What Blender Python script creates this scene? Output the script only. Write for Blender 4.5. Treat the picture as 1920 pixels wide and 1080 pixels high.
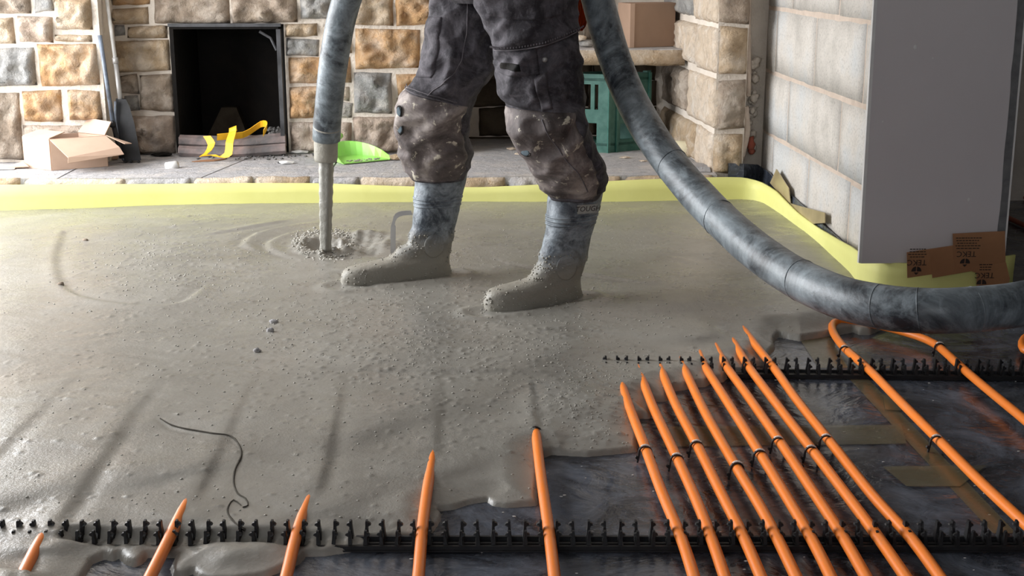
import bpy, bmesh, math, random
import numpy as np
from mathutils import Vector, Matrix, noise
random.seed(7); rng = np.random.default_rng(7)
for o in list(bpy.data.objects): bpy.data.objects.remove(o, do_unlink=True)
SC = bpy.context.scene; COL = SC.collection
PI = math.pi

# ------------------------------------------------------------------ camera
F = 2400.0; PITCH = math.atan(610 / F); YAW = math.atan(80 * math.cos(PITCH) / F); CZ = 0.97
FW = Vector((math.sin(YAW) * math.cos(PITCH), math.cos(YAW) * math.cos(PITCH), -math.sin(PITCH)))
RT = Vector((math.cos(YAW), -math.sin(YAW), 0)); UP = RT.cross(FW)
cam = bpy.data.objects.new('camera', bpy.data.cameras.new('camera')); COL.objects.link(cam)
cam.matrix_world = Matrix.Translation((0, 0, CZ)) @ Matrix((RT, UP, -FW)).transposed().to_4x4()
cam.data.sensor_width = 36; cam.data.lens = F / 1920 * 36; cam.data.clip_start = 0.05
SC.camera = cam
def ray(px, py): return FW + RT * ((px - 960) / F) + UP * ((540 - py) / F)
def PZ(px, py, z=0.0): d = ray(px, py); t = (z - CZ) / d.z; return Vector((0, 0, CZ)) + d * t
def PY(px, py, Y): d = ray(px, py); t = Y / d.y; return Vector((0, 0, CZ)) + d * t
def PX(px, py, X): d = ray(px, py); t = X / d.x; return Vector((0, 0, CZ)) + d * t

# ------------------------------------------------------------------ light
SC.view_settings.view_transform = 'Standard'; SC.view_settings.look = 'None'
SC.view_settings.exposure = 0.0; SC.view_settings.gamma = 1.0; SC.view_settings.use_curve_mapping = False
w = bpy.data.worlds.new('world'); SC.world = w; w.use_nodes = True
bgn = w.node_tree.nodes['Background']; bgn.inputs[0].default_value = (0.80, 0.88, 1.0, 1); bgn.inputs[1].default_value = 1.6
def area(name, loc, target, sx, sy, power, col):
    l = bpy.data.lights.new(name, 'AREA'); l.shape = 'RECTANGLE'; l.size = sx; l.size_y = sy; l.energy = power; l.color = col
    o = bpy.data.objects.new(name, l); COL.objects.link(o); o.location = loc
    o.rotation_euler = (Vector(target) - Vector(loc)).to_track_quat('-Z', 'Y').to_euler(); return o
area('window_daylight_left', (-2.50, 4.20, 1.25), (0, 4.15, 1.20), 2.6, 2.0, 185, (0.985, 0.99, 1.0))
area('front_fill_light', (-0.9, -2.45, 1.65), (-0.9, 3.0, 1.2), 2.6, 1.3, 38, (0.97, 0.97, 1.0))  # added fill lamp behind the camera, lifts surfaces facing it

# ------------------------------------------------------------------ materials
def lin(c): return tuple(((v / 255) / 12.92 if v / 255 <= 0.04045 else ((v / 255 + 0.055) / 1.055) ** 2.4) for v in c)
class NT:
    def __init__(s, name):
        s.m = bpy.data.materials.new(name); s.m.use_nodes = True; s.t = s.m.node_tree
        s.b = s.t.nodes['Principled BSDF']; s.co = s.t.nodes.new('ShaderNodeTexCoord').outputs['Object']
    def n(s, ty, **kw):
        x = s.t.nodes.new(ty)
        for k, v in kw.items(): setattr(x, k, v)
        return x
    def l(s, a, b): s.t.links.new(a, b)
    def noise(s, scale, detail=4, rough=0.55, dist=0.0, stretch=None):
        x = s.n('ShaderNodeTexNoise'); x.inputs['Scale'].default_value = scale; x.inputs['Detail'].default_value = detail
        x.inputs['Roughness'].default_value = rough; x.inputs['Distortion'].default_value = dist
        if stretch:
            mp = s.n('ShaderNodeMapping'); mp.inputs['Scale'].default_value = stretch; s.l(s.co, mp.inputs[0]); s.l(mp.outputs[0], x.inputs['Vector'])
        else: s.l(s.co, x.inputs['Vector'])
        return x.outputs['Fac']
    def ramp(s, fac, stops):
        r = s.n('ShaderNodeValToRGB'); e = r.color_ramp.elements
        while len(e) < len(stops): e.new(0.5)
        for i, (p, c) in enumerate(stops):
            e[i].position = p; e[i].color = (c, c, c, 1) if isinstance(c, (int, float)) else (*c, 1)
        s.l(fac, r.inputs[0]); return r.outputs[0]
    def mix(s, fac, a, b):
        x = s.n('ShaderNodeMix'); x.data_type = 'RGBA'
        if isinstance(fac, (int, float)): x.inputs[0].default_value = fac
        else: s.l(fac, x.inputs[0])
        for v, i in ((a, 6), (b, 7)):
            if isinstance(v, tuple): x.inputs[i].default_value = (*v, 1)
            else: s.l(v, x.inputs[i])
        return x.outputs[2]
    def math(s, op, a, b=0.0):
        x = s.n('ShaderNodeMath', operation=op)
        for v, i in ((a, 0), (b, 1)):
            if isinstance(v, (int, float)): x.inputs[i].default_value = v
            else: s.l(v, x.inputs[i])
        return x.outputs[0]
    def posz(s):
        g = s.n('ShaderNodeNewGeometry'); x = s.n('ShaderNodeSeparateXYZ'); s.l(g.outputs['Position'], x.inputs[0]); return x.outputs[2]
    def bump(s, h, strength=0.4, dist=0.01):
        b = s.n('ShaderNodeBump'); b.inputs['Strength'].default_value = strength; b.inputs['Distance'].default_value = dist
        s.l(h, b.inputs['Height']); s.l(b.outputs[0], s.b.inputs['Normal'])
    def set(s, color=None, rough=None, metal=None, spec=None):
        for v, k in ((color, 'Base Color'), (rough, 'Roughness'), (metal, 'Metallic'), (spec, 'Specular IOR Level')):
            if v is None: continue
            if isinstance(v, tuple): s.b.inputs[k].default_value = (*v, 1)
            elif isinstance(v, (int, float)): s.b.inputs[k].default_value = v
            else: s.l(v, s.b.inputs[k])
        return s
def simple(name, c1, c2=None, scale=8, rough=0.6, metal=0.0, bump=0.0, bscale=60, spec=0.5, lo=0.35, hi=0.65, stretch=None):
    s = NT(name); c2 = c2 or tuple(v * 0.75 for v in c1)
    s.set(color=s.ramp(s.noise(scale, 5, 0.6, 0.3, stretch), [(lo, c1), (hi, c2)]), rough=rough, metal=metal, spec=spec)
    if bump: s.bump(s.noise(bscale, 5, 0.6), bump, 0.01)
    return s.m
MT = {}
def stone_mat(name, a, b, c):
    s = NT(name)
    base = s.ramp(s.noise(9, 5, 0.65, 0.6), [(0.3, a), (0.5, b), (0.7, c)])
    dark = s.ramp(s.noise(28, 6, 0.7), [(0.36, 0.55), (0.52, 1.0)])
    mu = s.n('ShaderNodeMix'); mu.data_type = 'RGBA'; mu.blend_type = 'MULTIPLY'; mu.inputs[0].default_value = 0.45
    s.l(base, mu.inputs[6]); s.l(dark, mu.inputs[7])
    lightn = s.ramp(s.noise(6, 5, 0.65), [(0.48, 0.0), (0.70, 0.5)])
    s.set(color=s.mix(lightn, mu.outputs[2], (0.72, 0.65, 0.57)), rough=0.9, spec=0.2)
    s.bump(s.math('ADD', s.noise(30, 8, 0.7, 0.5), s.math('MULTIPLY', s.noise(110, 4, 0.6), 0.35)), 0.9, 0.018); MT[name] = s.m
stone_mat('stone_tan', (0.56, 0.43, 0.30), (0.46, 0.34, 0.22), (0.62, 0.52, 0.41))
stone_mat('stone_orange', (0.60, 0.37, 0.18), (0.48, 0.29, 0.15), (0.62, 0.46, 0.30))
stone_mat('stone_grey', (0.38, 0.37, 0.35), (0.30, 0.295, 0.285), (0.46, 0.44, 0.41))
stone_mat('stone_pink', (0.54, 0.42, 0.34), (0.43, 0.34, 0.27), (0.60, 0.51, 0.44))
stone_mat('stone_brown', (0.42, 0.34, 0.26), (0.32, 0.25, 0.19), (0.52, 0.43, 0.35))
stone_mat('stone_pale', (0.72, 0.61, 0.49), (0.66, 0.53, 0.40), (0.78, 0.70, 0.61))
stone_mat('stone_slab', (0.50, 0.48, 0.48), (0.42, 0.41, 0.42), (0.56, 0.53, 0.52))
MT['mortar'] = simple('mortar', (0.72, 0.65, 0.57), (0.62, 0.55, 0.47), 6, 0.95, bump=0.7, bscale=70, spec=0.15)
MT['iron_dark'] = simple('iron_dark', (0.02, 0.02, 0.022), (0.06, 0.06, 0.065), 14, 0.55)
MT['soot'] = simple('soot', (0.006, 0.006, 0.006), (0.014, 0.011, 0.009), 5, 0.85, bump=0.4, bscale=40, spec=0.2)
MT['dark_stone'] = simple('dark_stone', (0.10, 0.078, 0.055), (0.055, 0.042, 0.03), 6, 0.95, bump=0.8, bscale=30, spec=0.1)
def block_mat():
    s = NT('concrete_block')
    a = s.ramp(s.noise(2.2, 4, 0.6), [(0.38, (0.56, 0.56, 0.55)), (0.5, (0.60, 0.56, 0.51)), (0.62, (0.46, 0.43, 0.39))])
    sp = s.ramp(s.noise(120, 3, 0.6), [(0.3, 0.75), (0.5, 1.0)])
    mu = s.n('ShaderNodeMix'); mu.data_type = 'RGBA'; mu.blend_type = 'MULTIPLY'; mu.inputs[0].default_value = 1
    s.l(a, mu.inputs[6]); s.l(sp, mu.inputs[7])
    wh = s.ramp(s.noise(14, 6, 0.75, 0.8, (1, 3, 0.5)), [(0.62, 0.0), (0.68, 0.5)])
    s.set(color=s.mix(wh, mu.outputs[2], (0.7, 0.69, 0.66)), rough=0.92, spec=0.2); s.bump(s.noise(140, 4, 0.7), 0.5, 0.006); MT['block'] = s.m
block_mat()
MT['block_mortar'] = simple('block_mortar', (0.60, 0.50, 0.42), (0.50, 0.41, 0.34), 12, 0.95, bump=0.6, bscale=90, spec=0.15)
def screed_mat():
    s = NT('wet_screed')
    c = s.ramp(s.noise(3.2, 6, 0.6, 0.8), [(0.35, (0.225, 0.213, 0.188)), (0.65, (0.268, 0.256, 0.229))])
    c2 = s.ramp(s.noise(1.3, 5, 0.6, 1.5, (1, 2.2, 1)), [(0.47, 0.0), (0.5, 0.22), (0.54, 0.0)])
    c = s.mix(c2, c, (0.17, 0.155, 0.13))
    s.set(color=c, rough=s.ramp(s.noise(4.5, 5, 0.65, 0.6), [(0.35, 0.22), (0.65, 0.40)]), spec=0.55)
    g = s.noise(170, 4, 0.7); g2 = s.noise(55, 3, 0.6); msk = s.ramp(s.noise(1.6, 3, 0.5), [(0.40, 0.15), (0.60, 1.0)])
    h = s.math('ADD', s.math('MULTIPLY', g, msk), s.math('MULTIPLY', g2, 0.8))
    s.bump(h, 0.32, 0.004); MT['screed'] = s.m
screed_mat()
MT['screed_flow'] = simple('screed_flow', (0.36, 0.35, 0.31), (0.20, 0.19, 0.165), 30, 0.4, bump=0.3, bscale=90, stretch=(1, 1, 0.08))
MT['screed_dry'] = simple('screed_crust', (0.33, 0.31, 0.26), (0.25, 0.235, 0.20), 12, 0.5, bump=0.3, bscale=90)
def membrane_mat():
    s = NT('black_membrane')
    sc = s.ramp(s.noise(5, 8, 0.72, 1.0), [(0.42, 0.0), (0.68, 0.6)])
    fine = s.ramp(s.noise(40, 6, 0.75, 0.5, (1, 2.5, 1)), [(0.55, 0.0), (0.70, 0.35)])
    c = s.mix(sc, (0.020, 0.023, 0.031), (0.21, 0.24, 0.30)); c = s.mix(fine, c, (0.26, 0.28, 0.32))
    s.set(color=c, rough=s.ramp(s.noise(6, 5, 0.6, 0.5), [(0.35, 0.16), (0.7, 0.34)]), spec=0.5)
    s.bump(s.math('ADD', s.noise(7, 5, 0.55, 1.2), s.math('MULTIPLY', s.noise(60, 3, 0.6), 0.04)), 0.35, 0.02); MT['membrane'] = s.m
membrane_mat()
def pipe_mat():
    s = NT('orange_pipe')
    c = s.ramp(s.noise(25, 5, 0.6), [(0.35, (0.96, 0.235, 0.02)), (0.7, (0.90, 0.245, 0.04))])
    d = s.ramp(s.noise(70, 5, 0.75, 0.4, (1.6, 0.25, 1)), [(0.56, 0.0), (0.74, 0.55)])
    s.set(color=s.mix(d, c, (0.62, 0.30, 0.18)), rough=0.38, spec=0.5); MT['pipe'] = s.m
pipe_mat()
MT['black_plastic'] = simple('black_plastic', (0.008, 0.008, 0.009), (0.016, 0.016, 0.018), 30, 0.5, spec=0.35)
MT['white_plastic'] = simple('white_plastic', (0.75, 0.74, 0.72), (0.62, 0.61, 0.59), 10, 0.4)
MT['yellow_foam'] = simple('yellow_foam', (0.80, 0.79, 0.30), (0.73, 0.72, 0.25), 3, 0.55, bump=0.08, bscale=30, spec=0.3)
def dusty(name, base, dust, lo, hi, scale=6, rough=0.5, bump=0.15, bscale=40, stretch=None, wet=None):
    s = NT(name)
    n1 = s.ramp(s.noise(scale, 8, 0.72, 0.7, stretch), [(lo, 0.0), (hi, 1.0)])
    n2 = s.ramp(s.noise(scale * 5, 5, 0.7, 0.4), [(0.5, 0.0), (0.75, 0.6)])
    c = s.mix(n1, base, dust); c = s.mix(n2, c, dust)
    if wet:
        z0, z1, wc = wet; z = s.math('ADD', s.posz(), s.math('MULTIPLY', s.math('SUBTRACT', s.noise(14, 5, 0.7), 0.5), 0.10))
        mr = s.n('ShaderNodeMapRange'); mr.inputs[1].default_value = z0; mr.inputs[2].default_value = z1; mr.inputs[3].default_value = 1; mr.inputs[4].default_value = 0
        s.l(z, mr.inputs[0]); c = s.mix(mr.outputs[0], c, wc)
    s.set(color=c, rough=rough); s.bump(s.noise(bscale, 5, 0.65), bump, 0.01); MT[name] = s.m; return s
dusty('hose_rubber', (0.018, 0.023, 0.030), (0.32, 0.37, 0.40), 0.42, 0.74, 6, 0.42, 0.12, 30)
dusty('boot_rubber', (0.035, 0.045, 0.06), (0.40, 0.45, 0.49), 0.42, 0.72, 11, 0.5, 0.3, 60, wet=(0.125, 0.205, (0.25, 0.232, 0.195)))
dusty('work_cloth', (0.022, 0.019, 0.024), (0.165, 0.150, 0.168), 0.45, 0.78, 9, 0.85, 0.25, 130)  # dust tone lightened to paint in highlights on the cloth too
def patch_mat():
    s = NT('dirty_cloth')
    c = s.ramp(s.noise(6, 8, 0.7, 0.6), [(0.34, (0.035, 0.028, 0.027)), (0.50, (0.13, 0.105, 0.10)), (0.62, (0.32, 0.275, 0.25))])
    p = s.ramp(s.noise(30, 5, 0.65, 0.5), [(0.59, 0.0), (0.64, 0.75)])
    s.set(color=s.mix(p, c, (0.66, 0.60, 0.48)), rough=0.7, spec=0.4); s.bump(s.noise(60, 5, 0.7), 0.3, 0.008); MT['patch'] = s.m
patch_mat()
MT['seam'] = simple('seam_thread', (0.16, 0.145, 0.155), (0.09, 0.08, 0.09), 60, 0.9)
MT['cardboard'] = simple('cardboard', (0.52, 0.37, 0.28), (0.46, 0.32, 0.24), 5, 0.85, spec=0.2)
MT['cardboard_dark'] = simple('cardboard_dark', (0.36, 0.24, 0.17), (0.30, 0.20, 0.14), 4, 0.85, spec=0.2)
MT['green_crate'] = simple('green_crate', (0.018, 0.095, 0.072), (0.055, 0.155, 0.125), 14, 0.5, bump=0.1, bscale=60)
MT['lime'] = simple('lime_plastic', (0.34, 0.78, 0.12), (0.42, 0.80, 0.22), 6, 0.35)
MT['strap'] = simple('yellow_strap', (0.88, 0.50, 0.02), (0.80, 0.40, 0.01), 14, 0.55)
MT['plasterboard'] = simple('plasterboard', (0.64, 0.60, 0.605), (0.60, 0.56, 0.565), 1.5, 0.85, bump=0.05, bscale=150, spec=0.2)
MT['board_edge'] = simple('board_paper', (0.78, 0.77, 0.75), (0.68, 0.67, 0.66), 12, 0.85)
MT['board_bevel'] = simple('board_bevel', (0.13, 0.13, 0.135), (0.19, 0.19, 0.19), 30, 0.85)
MT['tape_brown'] = simple('brown_tape', (0.40, 0.205, 0.10), (0.30, 0.15, 0.075), 5, 0.32)
MT['tape_pale'] = simple('beige_tape', (0.42, 0.34, 0.19), (0.30, 0.24, 0.13), 9, 0.3)
MT['print'] = simple('black_print', (0.02, 0.014, 0.012), (0.03, 0.02, 0.016), 30, 0.6)
MT['steel'] = simple('dull_steel', (0.42, 0.41, 0.40), (0.33, 0.32, 0.31), 9, 0.4, metal=0.3)
MT['white_metal'] = simple('pale_tube', (0.75, 0.74, 0.72), (0.5, 0.49, 0.47), 14, 0.35)
MT['blue_steel'] = simple('bluish_tube', (0.16, 0.19, 0.24), (0.07, 0.08, 0.10), 20, 0.4)
MT['scorched'] = simple('scorched_bar', (0.33, 0.24, 0.22), (0.13, 0.12, 0.12), 9, 0.7, bump=0.4, bscale=40)
MT['ash'] = simple('ash', (0.20, 0.19, 0.18), (0.05, 0.05, 0.05), 40, 0.95)
MT['orange_cloth'] = simple('orange_cloth', (0.95, 0.22, 0.03), (0.88, 0.18, 0.02), 8, 0.7)
MT['brick_red'] = simple('brick_red', (0.40, 0.10, 0.06), (0.28, 0.08, 0.05), 16, 0.9, bump=0.6)
MT['cream_bag'] = simple('cream_roll', (0.72, 0.66, 0.46), (0.62, 0.55, 0.38), 7, 0.8, bump=0.3, bscale=30)
MT['plaster_white'] = simple('wall_plaster', (0.40, 0.38, 0.36), (0.34, 0.33, 0.31), 2, 0.9)
MT['red_pipe'] = simple('dull_red_pipe', (0.40, 0.10, 0.05), (0.30, 0.08, 0.045), 16, 0.5)
MT['skin'] = simple('skin', (0.55, 0.34, 0.26), (0.50, 0.30, 0.22), 10, 0.55)
MT['hair'] = simple('hair', (0.05, 0.035, 0.025), (0.03, 0.02, 0.015), 60, 0.7)
MT['glass'] = simple('window_glass', (0.9, 0.95, 0.95), (0.9, 0.95, 0.95), 1, 0.05)
def film_mat():
    s = NT('clear_tape'); s.set(color=(0.20, 0.17, 0.09), rough=0.25); s.b.inputs['Alpha'].default_value = 0.36; MT['film'] = s.m
film_mat()
g = MT['glass'].node_tree.nodes['Principled BSDF']; g.inputs['Transmission Weight'].default_value = 1.0; g.inputs['IOR'].default_value = 1.02

# ------------------------------------------------------------------ helpers
ORG = {}
def org(p): return ORG.get(p.name, Vector((0, 0, 0))) if p else Vector((0, 0, 0))
def link_mesh(name, verts, faces, mat, parent=None, smooth=False, origin=None):
    base = org(parent)
    if parent is None: base = Vector(origin) if origin is not None else Vector((0, 0, 0))
    me = bpy.data.meshes.new(name); me.from_pydata([(Vector(v) - base)[:] for v in verts], [], faces)
    bm = bmesh.new(); bm.from_mesh(me); bmesh.ops.recalc_face_normals(bm, faces=bm.faces); bm.to_mesh(me); bm.free()
    me.materials.append(MT[mat] if isinstance(mat, str) else mat)
    if smooth: me.polygons.foreach_set('use_smooth', [True] * len(me.polygons))
    o = bpy.data.objects.new(name, me); COL.objects.link(o)
    if parent: o.parent = parent
    else: o.location = base
    ORG[o.name] = base; return o
def thing(name, label, cat, loc, group=None):
    o = bpy.data.objects.new(name, None); COL.objects.link(o); o.location = loc; o.empty_display_size = 0.05
    ORG[o.name] = Vector(loc); o['label'] = label; o['category'] = cat
    if group: o['group'] = group
    return o
def tag(o, label, cat, group=None, kind=None):
    o['label'] = label; o['category'] = cat
    if group: o['group'] = group
    if kind: o['kind'] = kind
    return o
class MB:
    def __init__(s): s.v = []; s.f = []
    def add(s, vs, fs):
        k = len(s.v); s.v += [Vector(v) for v in vs]; s.f += [tuple(i + k for i in f) for f in fs]; return s
    def hexa(s, p): # 8 points: bottom 4 ccw, top 4 ccw
        return s.add(p, [(0, 3, 2, 1), (4, 5, 6, 7), (0, 1, 5, 4), (1, 2, 6, 5), (2, 3, 7, 6), (3, 0, 4, 7)])
    def box(s, x0, x1, y0, y1, z0, z1, mtx=None):
        p = [Vector(q) for q in ((x0, y0, z0), (x1, y0, z0), (x1, y1, z0), (x0, y1, z0), (x0, y0, z1), (x1, y0, z1), (x1, y1, z1), (x0, y1, z1))]
        if mtx: p = [mtx @ q for q in p]
        return s.hexa(p)
    def tube(s, pts, rad, n=16, caps=True, wob=0.0):
        pts = [Vector(p) for p in pts]; m = len(pts)
        if not hasattr(rad, '__len__'): rad = [rad] * m
        t0 = (pts[1] - pts[0]).normalized(); a = Vector((0, 0, 1)) if abs(t0.z) < 0.9 else Vector((1, 0, 0))
        nrm = (a - t0 * a.dot(t0)).normalized(); vs = []
        for i in range(m):
            t = (pts[min(i + 1, m - 1)] - pts[max(i - 1, 0)]).normalized(); nrm = (nrm - t * nrm.dot(t)).normalized(); b = t.cross(nrm)
            for k in range(n):
                an = 2 * PI * k / n; d = nrm * math.cos(an) + b * math.sin(an); r = rad[i]
                if wob: r *= 1 + wob * noise.noise(pts[i] * 9 + d * 1.2)
                vs.append(pts[i] + d * r)
        fs = [(i * n + k, i * n + (k + 1) % n, (i + 1) * n + (k + 1) % n, (i + 1) * n + k) for i in range(m - 1) for k in range(n)]
        if caps: fs += [tuple(range(n))[::-1], tuple((m - 1) * n + k for k in range(n))]
        return s.add(vs, fs)
    def loft(s, rings, caps=True):
        n = len(rings[0]); vs = [p for r in rings for p in r]
        fs = [(i * n + k, i * n + (k + 1) % n, (i + 1) * n + (k + 1) % n, (i + 1) * n + k) for i in range(len(rings) - 1) for k in range(n)]
        if caps: fs += [tuple(range(n))[::-1], tuple((len(rings) - 1) * n + k for k in range(n))]
        return s.add(vs, fs)
    def lump(s, c, r, seed=0, sub=1, sq=(1, 1, 1), amp=0.25):
        bm = bmesh.new(); bmesh.ops.create_icosphere(bm, subdivisions=sub, radius=1.0); c = Vector(c)
        vs = [c + Vector((v.co.x * sq[0], v.co.y * sq[1], v.co.z * sq[2])) * (r * (1 + amp * noise.noise(v.co * 1.7 + Vector((seed * 3.7, seed, 0))))) for v in bm.verts]
        fs = [tuple(v.index for v in f.verts) for f in bm.faces]; bm.free(); return s.add(vs, fs)
    def build(s, name, mat, parent=None, smooth=False, origin=None): return link_mesh(name, s.v, s.f, mat, parent, smooth, origin)
def catmull(pts, step):
    P = [Vector(p) for p in pts]; P = [2 * P[0] - P[1]] + P + [2 * P[-1] - P[-2]]; out = []
    for i in range(1, len(P) - 2):
        a, b, c, d = P[i - 1:i + 3]; n = max(2, int((c - b).length / step))
        for k in range(n):
            t = k / n
            out.append(0.5 * ((2 * b) + (c - a) * t + (2 * a - 5 * b + 4 * c - d) * t * t + (3 * b - a - 3 * c + d) * t ** 3))
    out.append(P[-2]); return out
def copy_of(o, parent=None):
    c = o.copy(); COL.objects.link(c)
    if parent: c.parent = parent
    ORG[c.name] = org(o); return c
def ribbon(mb, pts, wvec, th=0.002):   # strap: wvec = list of width vectors
    for i in range(len(pts) - 1):
        a, b = Vector(pts[i]), Vector(pts[i + 1]); wa, wb = Vector(wvec[i]) / 2, Vector(wvec[i + 1]) / 2
        n = (b - a).cross(wa).normalized() * th
        mb.hexa([a - wa, a + wa, b + wb, b - wb, a - wa + n, a + wa + n, b + wb + n, b - wb + n])
def text_mesh(name, s, size, mtx, mat, parent, extr=0.0004, shear=0.0):
    cu = bpy.data.curves.new(name, 'FONT'); cu.body = s; cu.size = size; cu.extrude = extr; cu.align_x = 'CENTER'; cu.align_y = 'CENTER'; cu.shear = shear
    cu.resolution_u = 2
    t = bpy.data.objects.new(name + '_tmp', cu); COL.objects.link(t); bpy.context.view_layer.update()
    me = bpy.data.meshes.new_from_object(t.evaluated_get(bpy.context.evaluated_depsgraph_get()))
    vs = [mtx @ v.co for v in me.vertices]; fs = [tuple(p.vertices) for p in me.polygons]
    bpy.data.objects.remove(t); bpy.data.curves.remove(cu)
    return link_mesh(name, vs, fs, mat, parent)

# ------------------------------------------------------------------ room shell
def struct(o): o['kind'] = 'structure'; return o
fl = struct(MB().box(-2.6, 5.2, -2.7, 6.6, -0.12, 0.0).build('floor', 'membrane'))
struct(MB().box(-2.8, 5.2, -2.7, 6.6, 2.5, 2.6).build('ceiling', 'plaster_white'))
# left wall with a wide daylight opening
LX0, LX1 = -2.75, -2.45
mb = MB(); mb.box(LX0, LX1, -2.7, 2.9, 0, 2.5); mb.box(LX0, LX1, 5.5, 6.6, 0, 2.5); mb.box(LX0, LX1, 2.9, 5.5, 0, 0.22); mb.box(LX0, LX1, 2.9, 5.5, 2.26, 2.5)
struct(mb.build('wall_left', 'plaster_white'))
mb = MB(); mb.box(-3.0, 3.4, -2.9, -2.7, 0, 0.95); mb.box(-3.0, -2.25, -2.9, -2.7, 0.95, 2.5); mb.box(0.45, 5.2, -2.9, -2.7, 0.95, 2.5); mb.box(-2.25, 0.45, -2.9, -2.7, 2.35, 2.5); mb.box(3.4, 5.2, -2.9, -2.7, 0, .95)  # window gap added in this unseen wall for the fill lamp
struct(mb.build('wall_front', 'plaster_white'))
struct(MB().box(5.0, 5.2, -2.7, 6.6, 0, 2.5).build('wall_far_right', 'dark_stone'))
def window(name, rect, axis, pos):
    fr = MB(); u0, u1, z0, z1 = rect; t = 0.06
    def b(a0, a1, c0, c1):
        if axis == 'x': fr.box(pos - .03, pos + .03, a0, a1, c0, c1)
        else: fr.box(a0, a1, pos - .03, pos + .03, c0, c1)
    b(u0, u1, z0, z0 + t); b(u0, u1, z1 - t, z1); b(u0, u0 + t, z0, z1); b(u1 - t, u1, z0, z1); m = (u0 + u1) / 2; b(m - t / 2, m + t / 2, z0, z1)
    o = struct(fr.build(name, 'white_plastic'))
    for a0, a1 in ((u0 + t, m - t / 2), (m + t / 2, u1 - t)):
        pn = MB(); (pn.box(pos - .003, pos + .003, a0, a1, z0 + t, z1 - t) if axis == 'x' else pn.box(a0, a1, pos - .003, pos + .003, z0 + t, z1 - t))
        pn.build('pane', 'glass', o)
window('window_1', (2.9, 5.5, 0.22, 2.26), 'x', -2.70)
window('added_fill_window', (-2.25, 0.45, 0.95, 2.35), 'y', -2.82)  # unseen window, added to go with the front fill lamp

# back wall: mortar mass with openings, stones set on it
YB, YL, YP, YR = 5.69, 5.46, 5.09, 6.15
OX0, OX1, OZ1 = -1.300, -0.808, 0.712
BX = -0.022           # right edge of the chimney breast
PX0, PX1 = 0.975, 1.095
HZ = 0.15             # hearth top
mb = MB()
XL = PY(190, 100, YL).x
mb.box(-2.6, XL, YL, 6.5, 0, 2.5)
mb.box(XL, OX0, YB, 6.5, 0, 2.5); mb.box(OX0, OX1, YB, 6.5, OZ1, 2.5); mb.box(OX1, BX, YB, 6.5, 0, 2.5); mb.box(OX0, OX1, 6.2, 6.5, 0, OZ1)
mb.box(BX, PX0, YR, 6.5, 0, 2.5)
mb.hexa([(PX0, YP, 0), (PX1, YP, 0), (PX1, 6.5, 0), (PX0 - .07, 6.5, 0), (PX0, YP, 2.5), (PX1, YP, 2.5), (PX1, 6.5, 2.5), (PX0 - .07, 6.5, 2.5)])
mb.box(PX1, 5.0, 5.24, 6.5, 0, 2.5)
wb = struct(mb.build('wall_back', 'mortar'))
def stone(parent, fr, s0, s1, t0, t1, mat, name='stone', proud=0.03, amp=0.016, seed=None, depth=0.05, cell=0.014, jit=0.006):
    # fr(s, t, n) -> world point; rock-faced block with rough front
    seed = random.random() * 100 if seed is None else seed
    ns = max(3, min(16, int((s1 - s0) / cell))); nt = max(3, min(14, int((t1 - t0) / cell)))
    vs = []; fs = []; idx = {}
    cj = [(random.uniform(-jit, jit), random.uniform(-jit, jit)) for _ in range(4)]
    for j in range(nt + 1):
        for i in range(ns + 1):
            a, b = i / ns, j / nt
            dj = [(1 - a) * (1 - b), a * (1 - b), a * b, (1 - a) * b]
            s = s0 + (s1 - s0) * a + sum(k * c[0] for k, c in zip(dj, cj)); t = t0 + (t1 - t0) * b + sum(k * c[1] for k, c in zip(dj, cj))
            e = min(a * (s1 - s0), (1 - a) * (s1 - s0), b * (t1 - t0), (1 - b) * (t1 - t0))
            q = Vector((s * 11, t * 11, seed)); edge = 1 - math.exp(-e / 0.006)
            n = proud * (0.15 + 0.85 * edge) + edge * amp * (noise.multi_fractal(q * 1.6, 0.8, 2.1, 5) - 0.7) * 1.7 + edge * amp * .8 * (.9 - noise.turbulence(q * 1.1, 4, True) * 1.6) + edge * amp * .5 * noise.noise(q * .5)
            idx[i, j] = len(vs); wob = (1 - edge) * 0.004
            vs.append(fr(s + wob * noise.noise(q * 2.3), t + wob * noise.noise(q * 2.1 + Vector((5, 0, 0))), max(n, 0.002)))
    for j in range(nt):
        for i in range(ns): fs.append((idx[i, j], idx[i + 1, j], idx[i + 1, j + 1], idx[i, j + 1]))
    rim = [(i, 0) for i in range(ns)] + [(ns, j) for j in range(nt)] + [(i, nt) for i in range(ns, 0, -1)] + [(0, j) for j in range(nt, 0, -1)]
    back = []
    for (i, j) in rim:
        a, b = i / ns, j / nt; back.append(len(vs)); vs.append(fr(s0 + (s1 - s0) * a, t0 + (t1 - t0) * b, -depth))
    for k in range(len(rim)):
        k2 = (k + 1) % len(rim); fs.append((idx[rim[k2]], idx[rim[k]], back[k], back[k2]))
    fs.append(tuple(back))
    o = link_mesh(name, vs, fs, mat, parent, smooth=True)
    return o
def wall_stones(lst, Y, proud=0.015):
    for (x0, y0, x1, y1, m) in lst:
        xm, ym = (x0 + x1) / 2, (y0 + y1) / 2
        a = PY(x0, ym, Y - proud); b = PY(x1, ym, Y - proud); c = PY(xm, y1, Y - proud); d = PY(xm, y0, Y - proud)
        stone(wb, lambda s, t, n, Y=Y: Vector((s, Y - n, t)), a.x, b.x, max(c.z, 0.1), d.z, 'stone_' + m, proud=proud, amp=.022)
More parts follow.
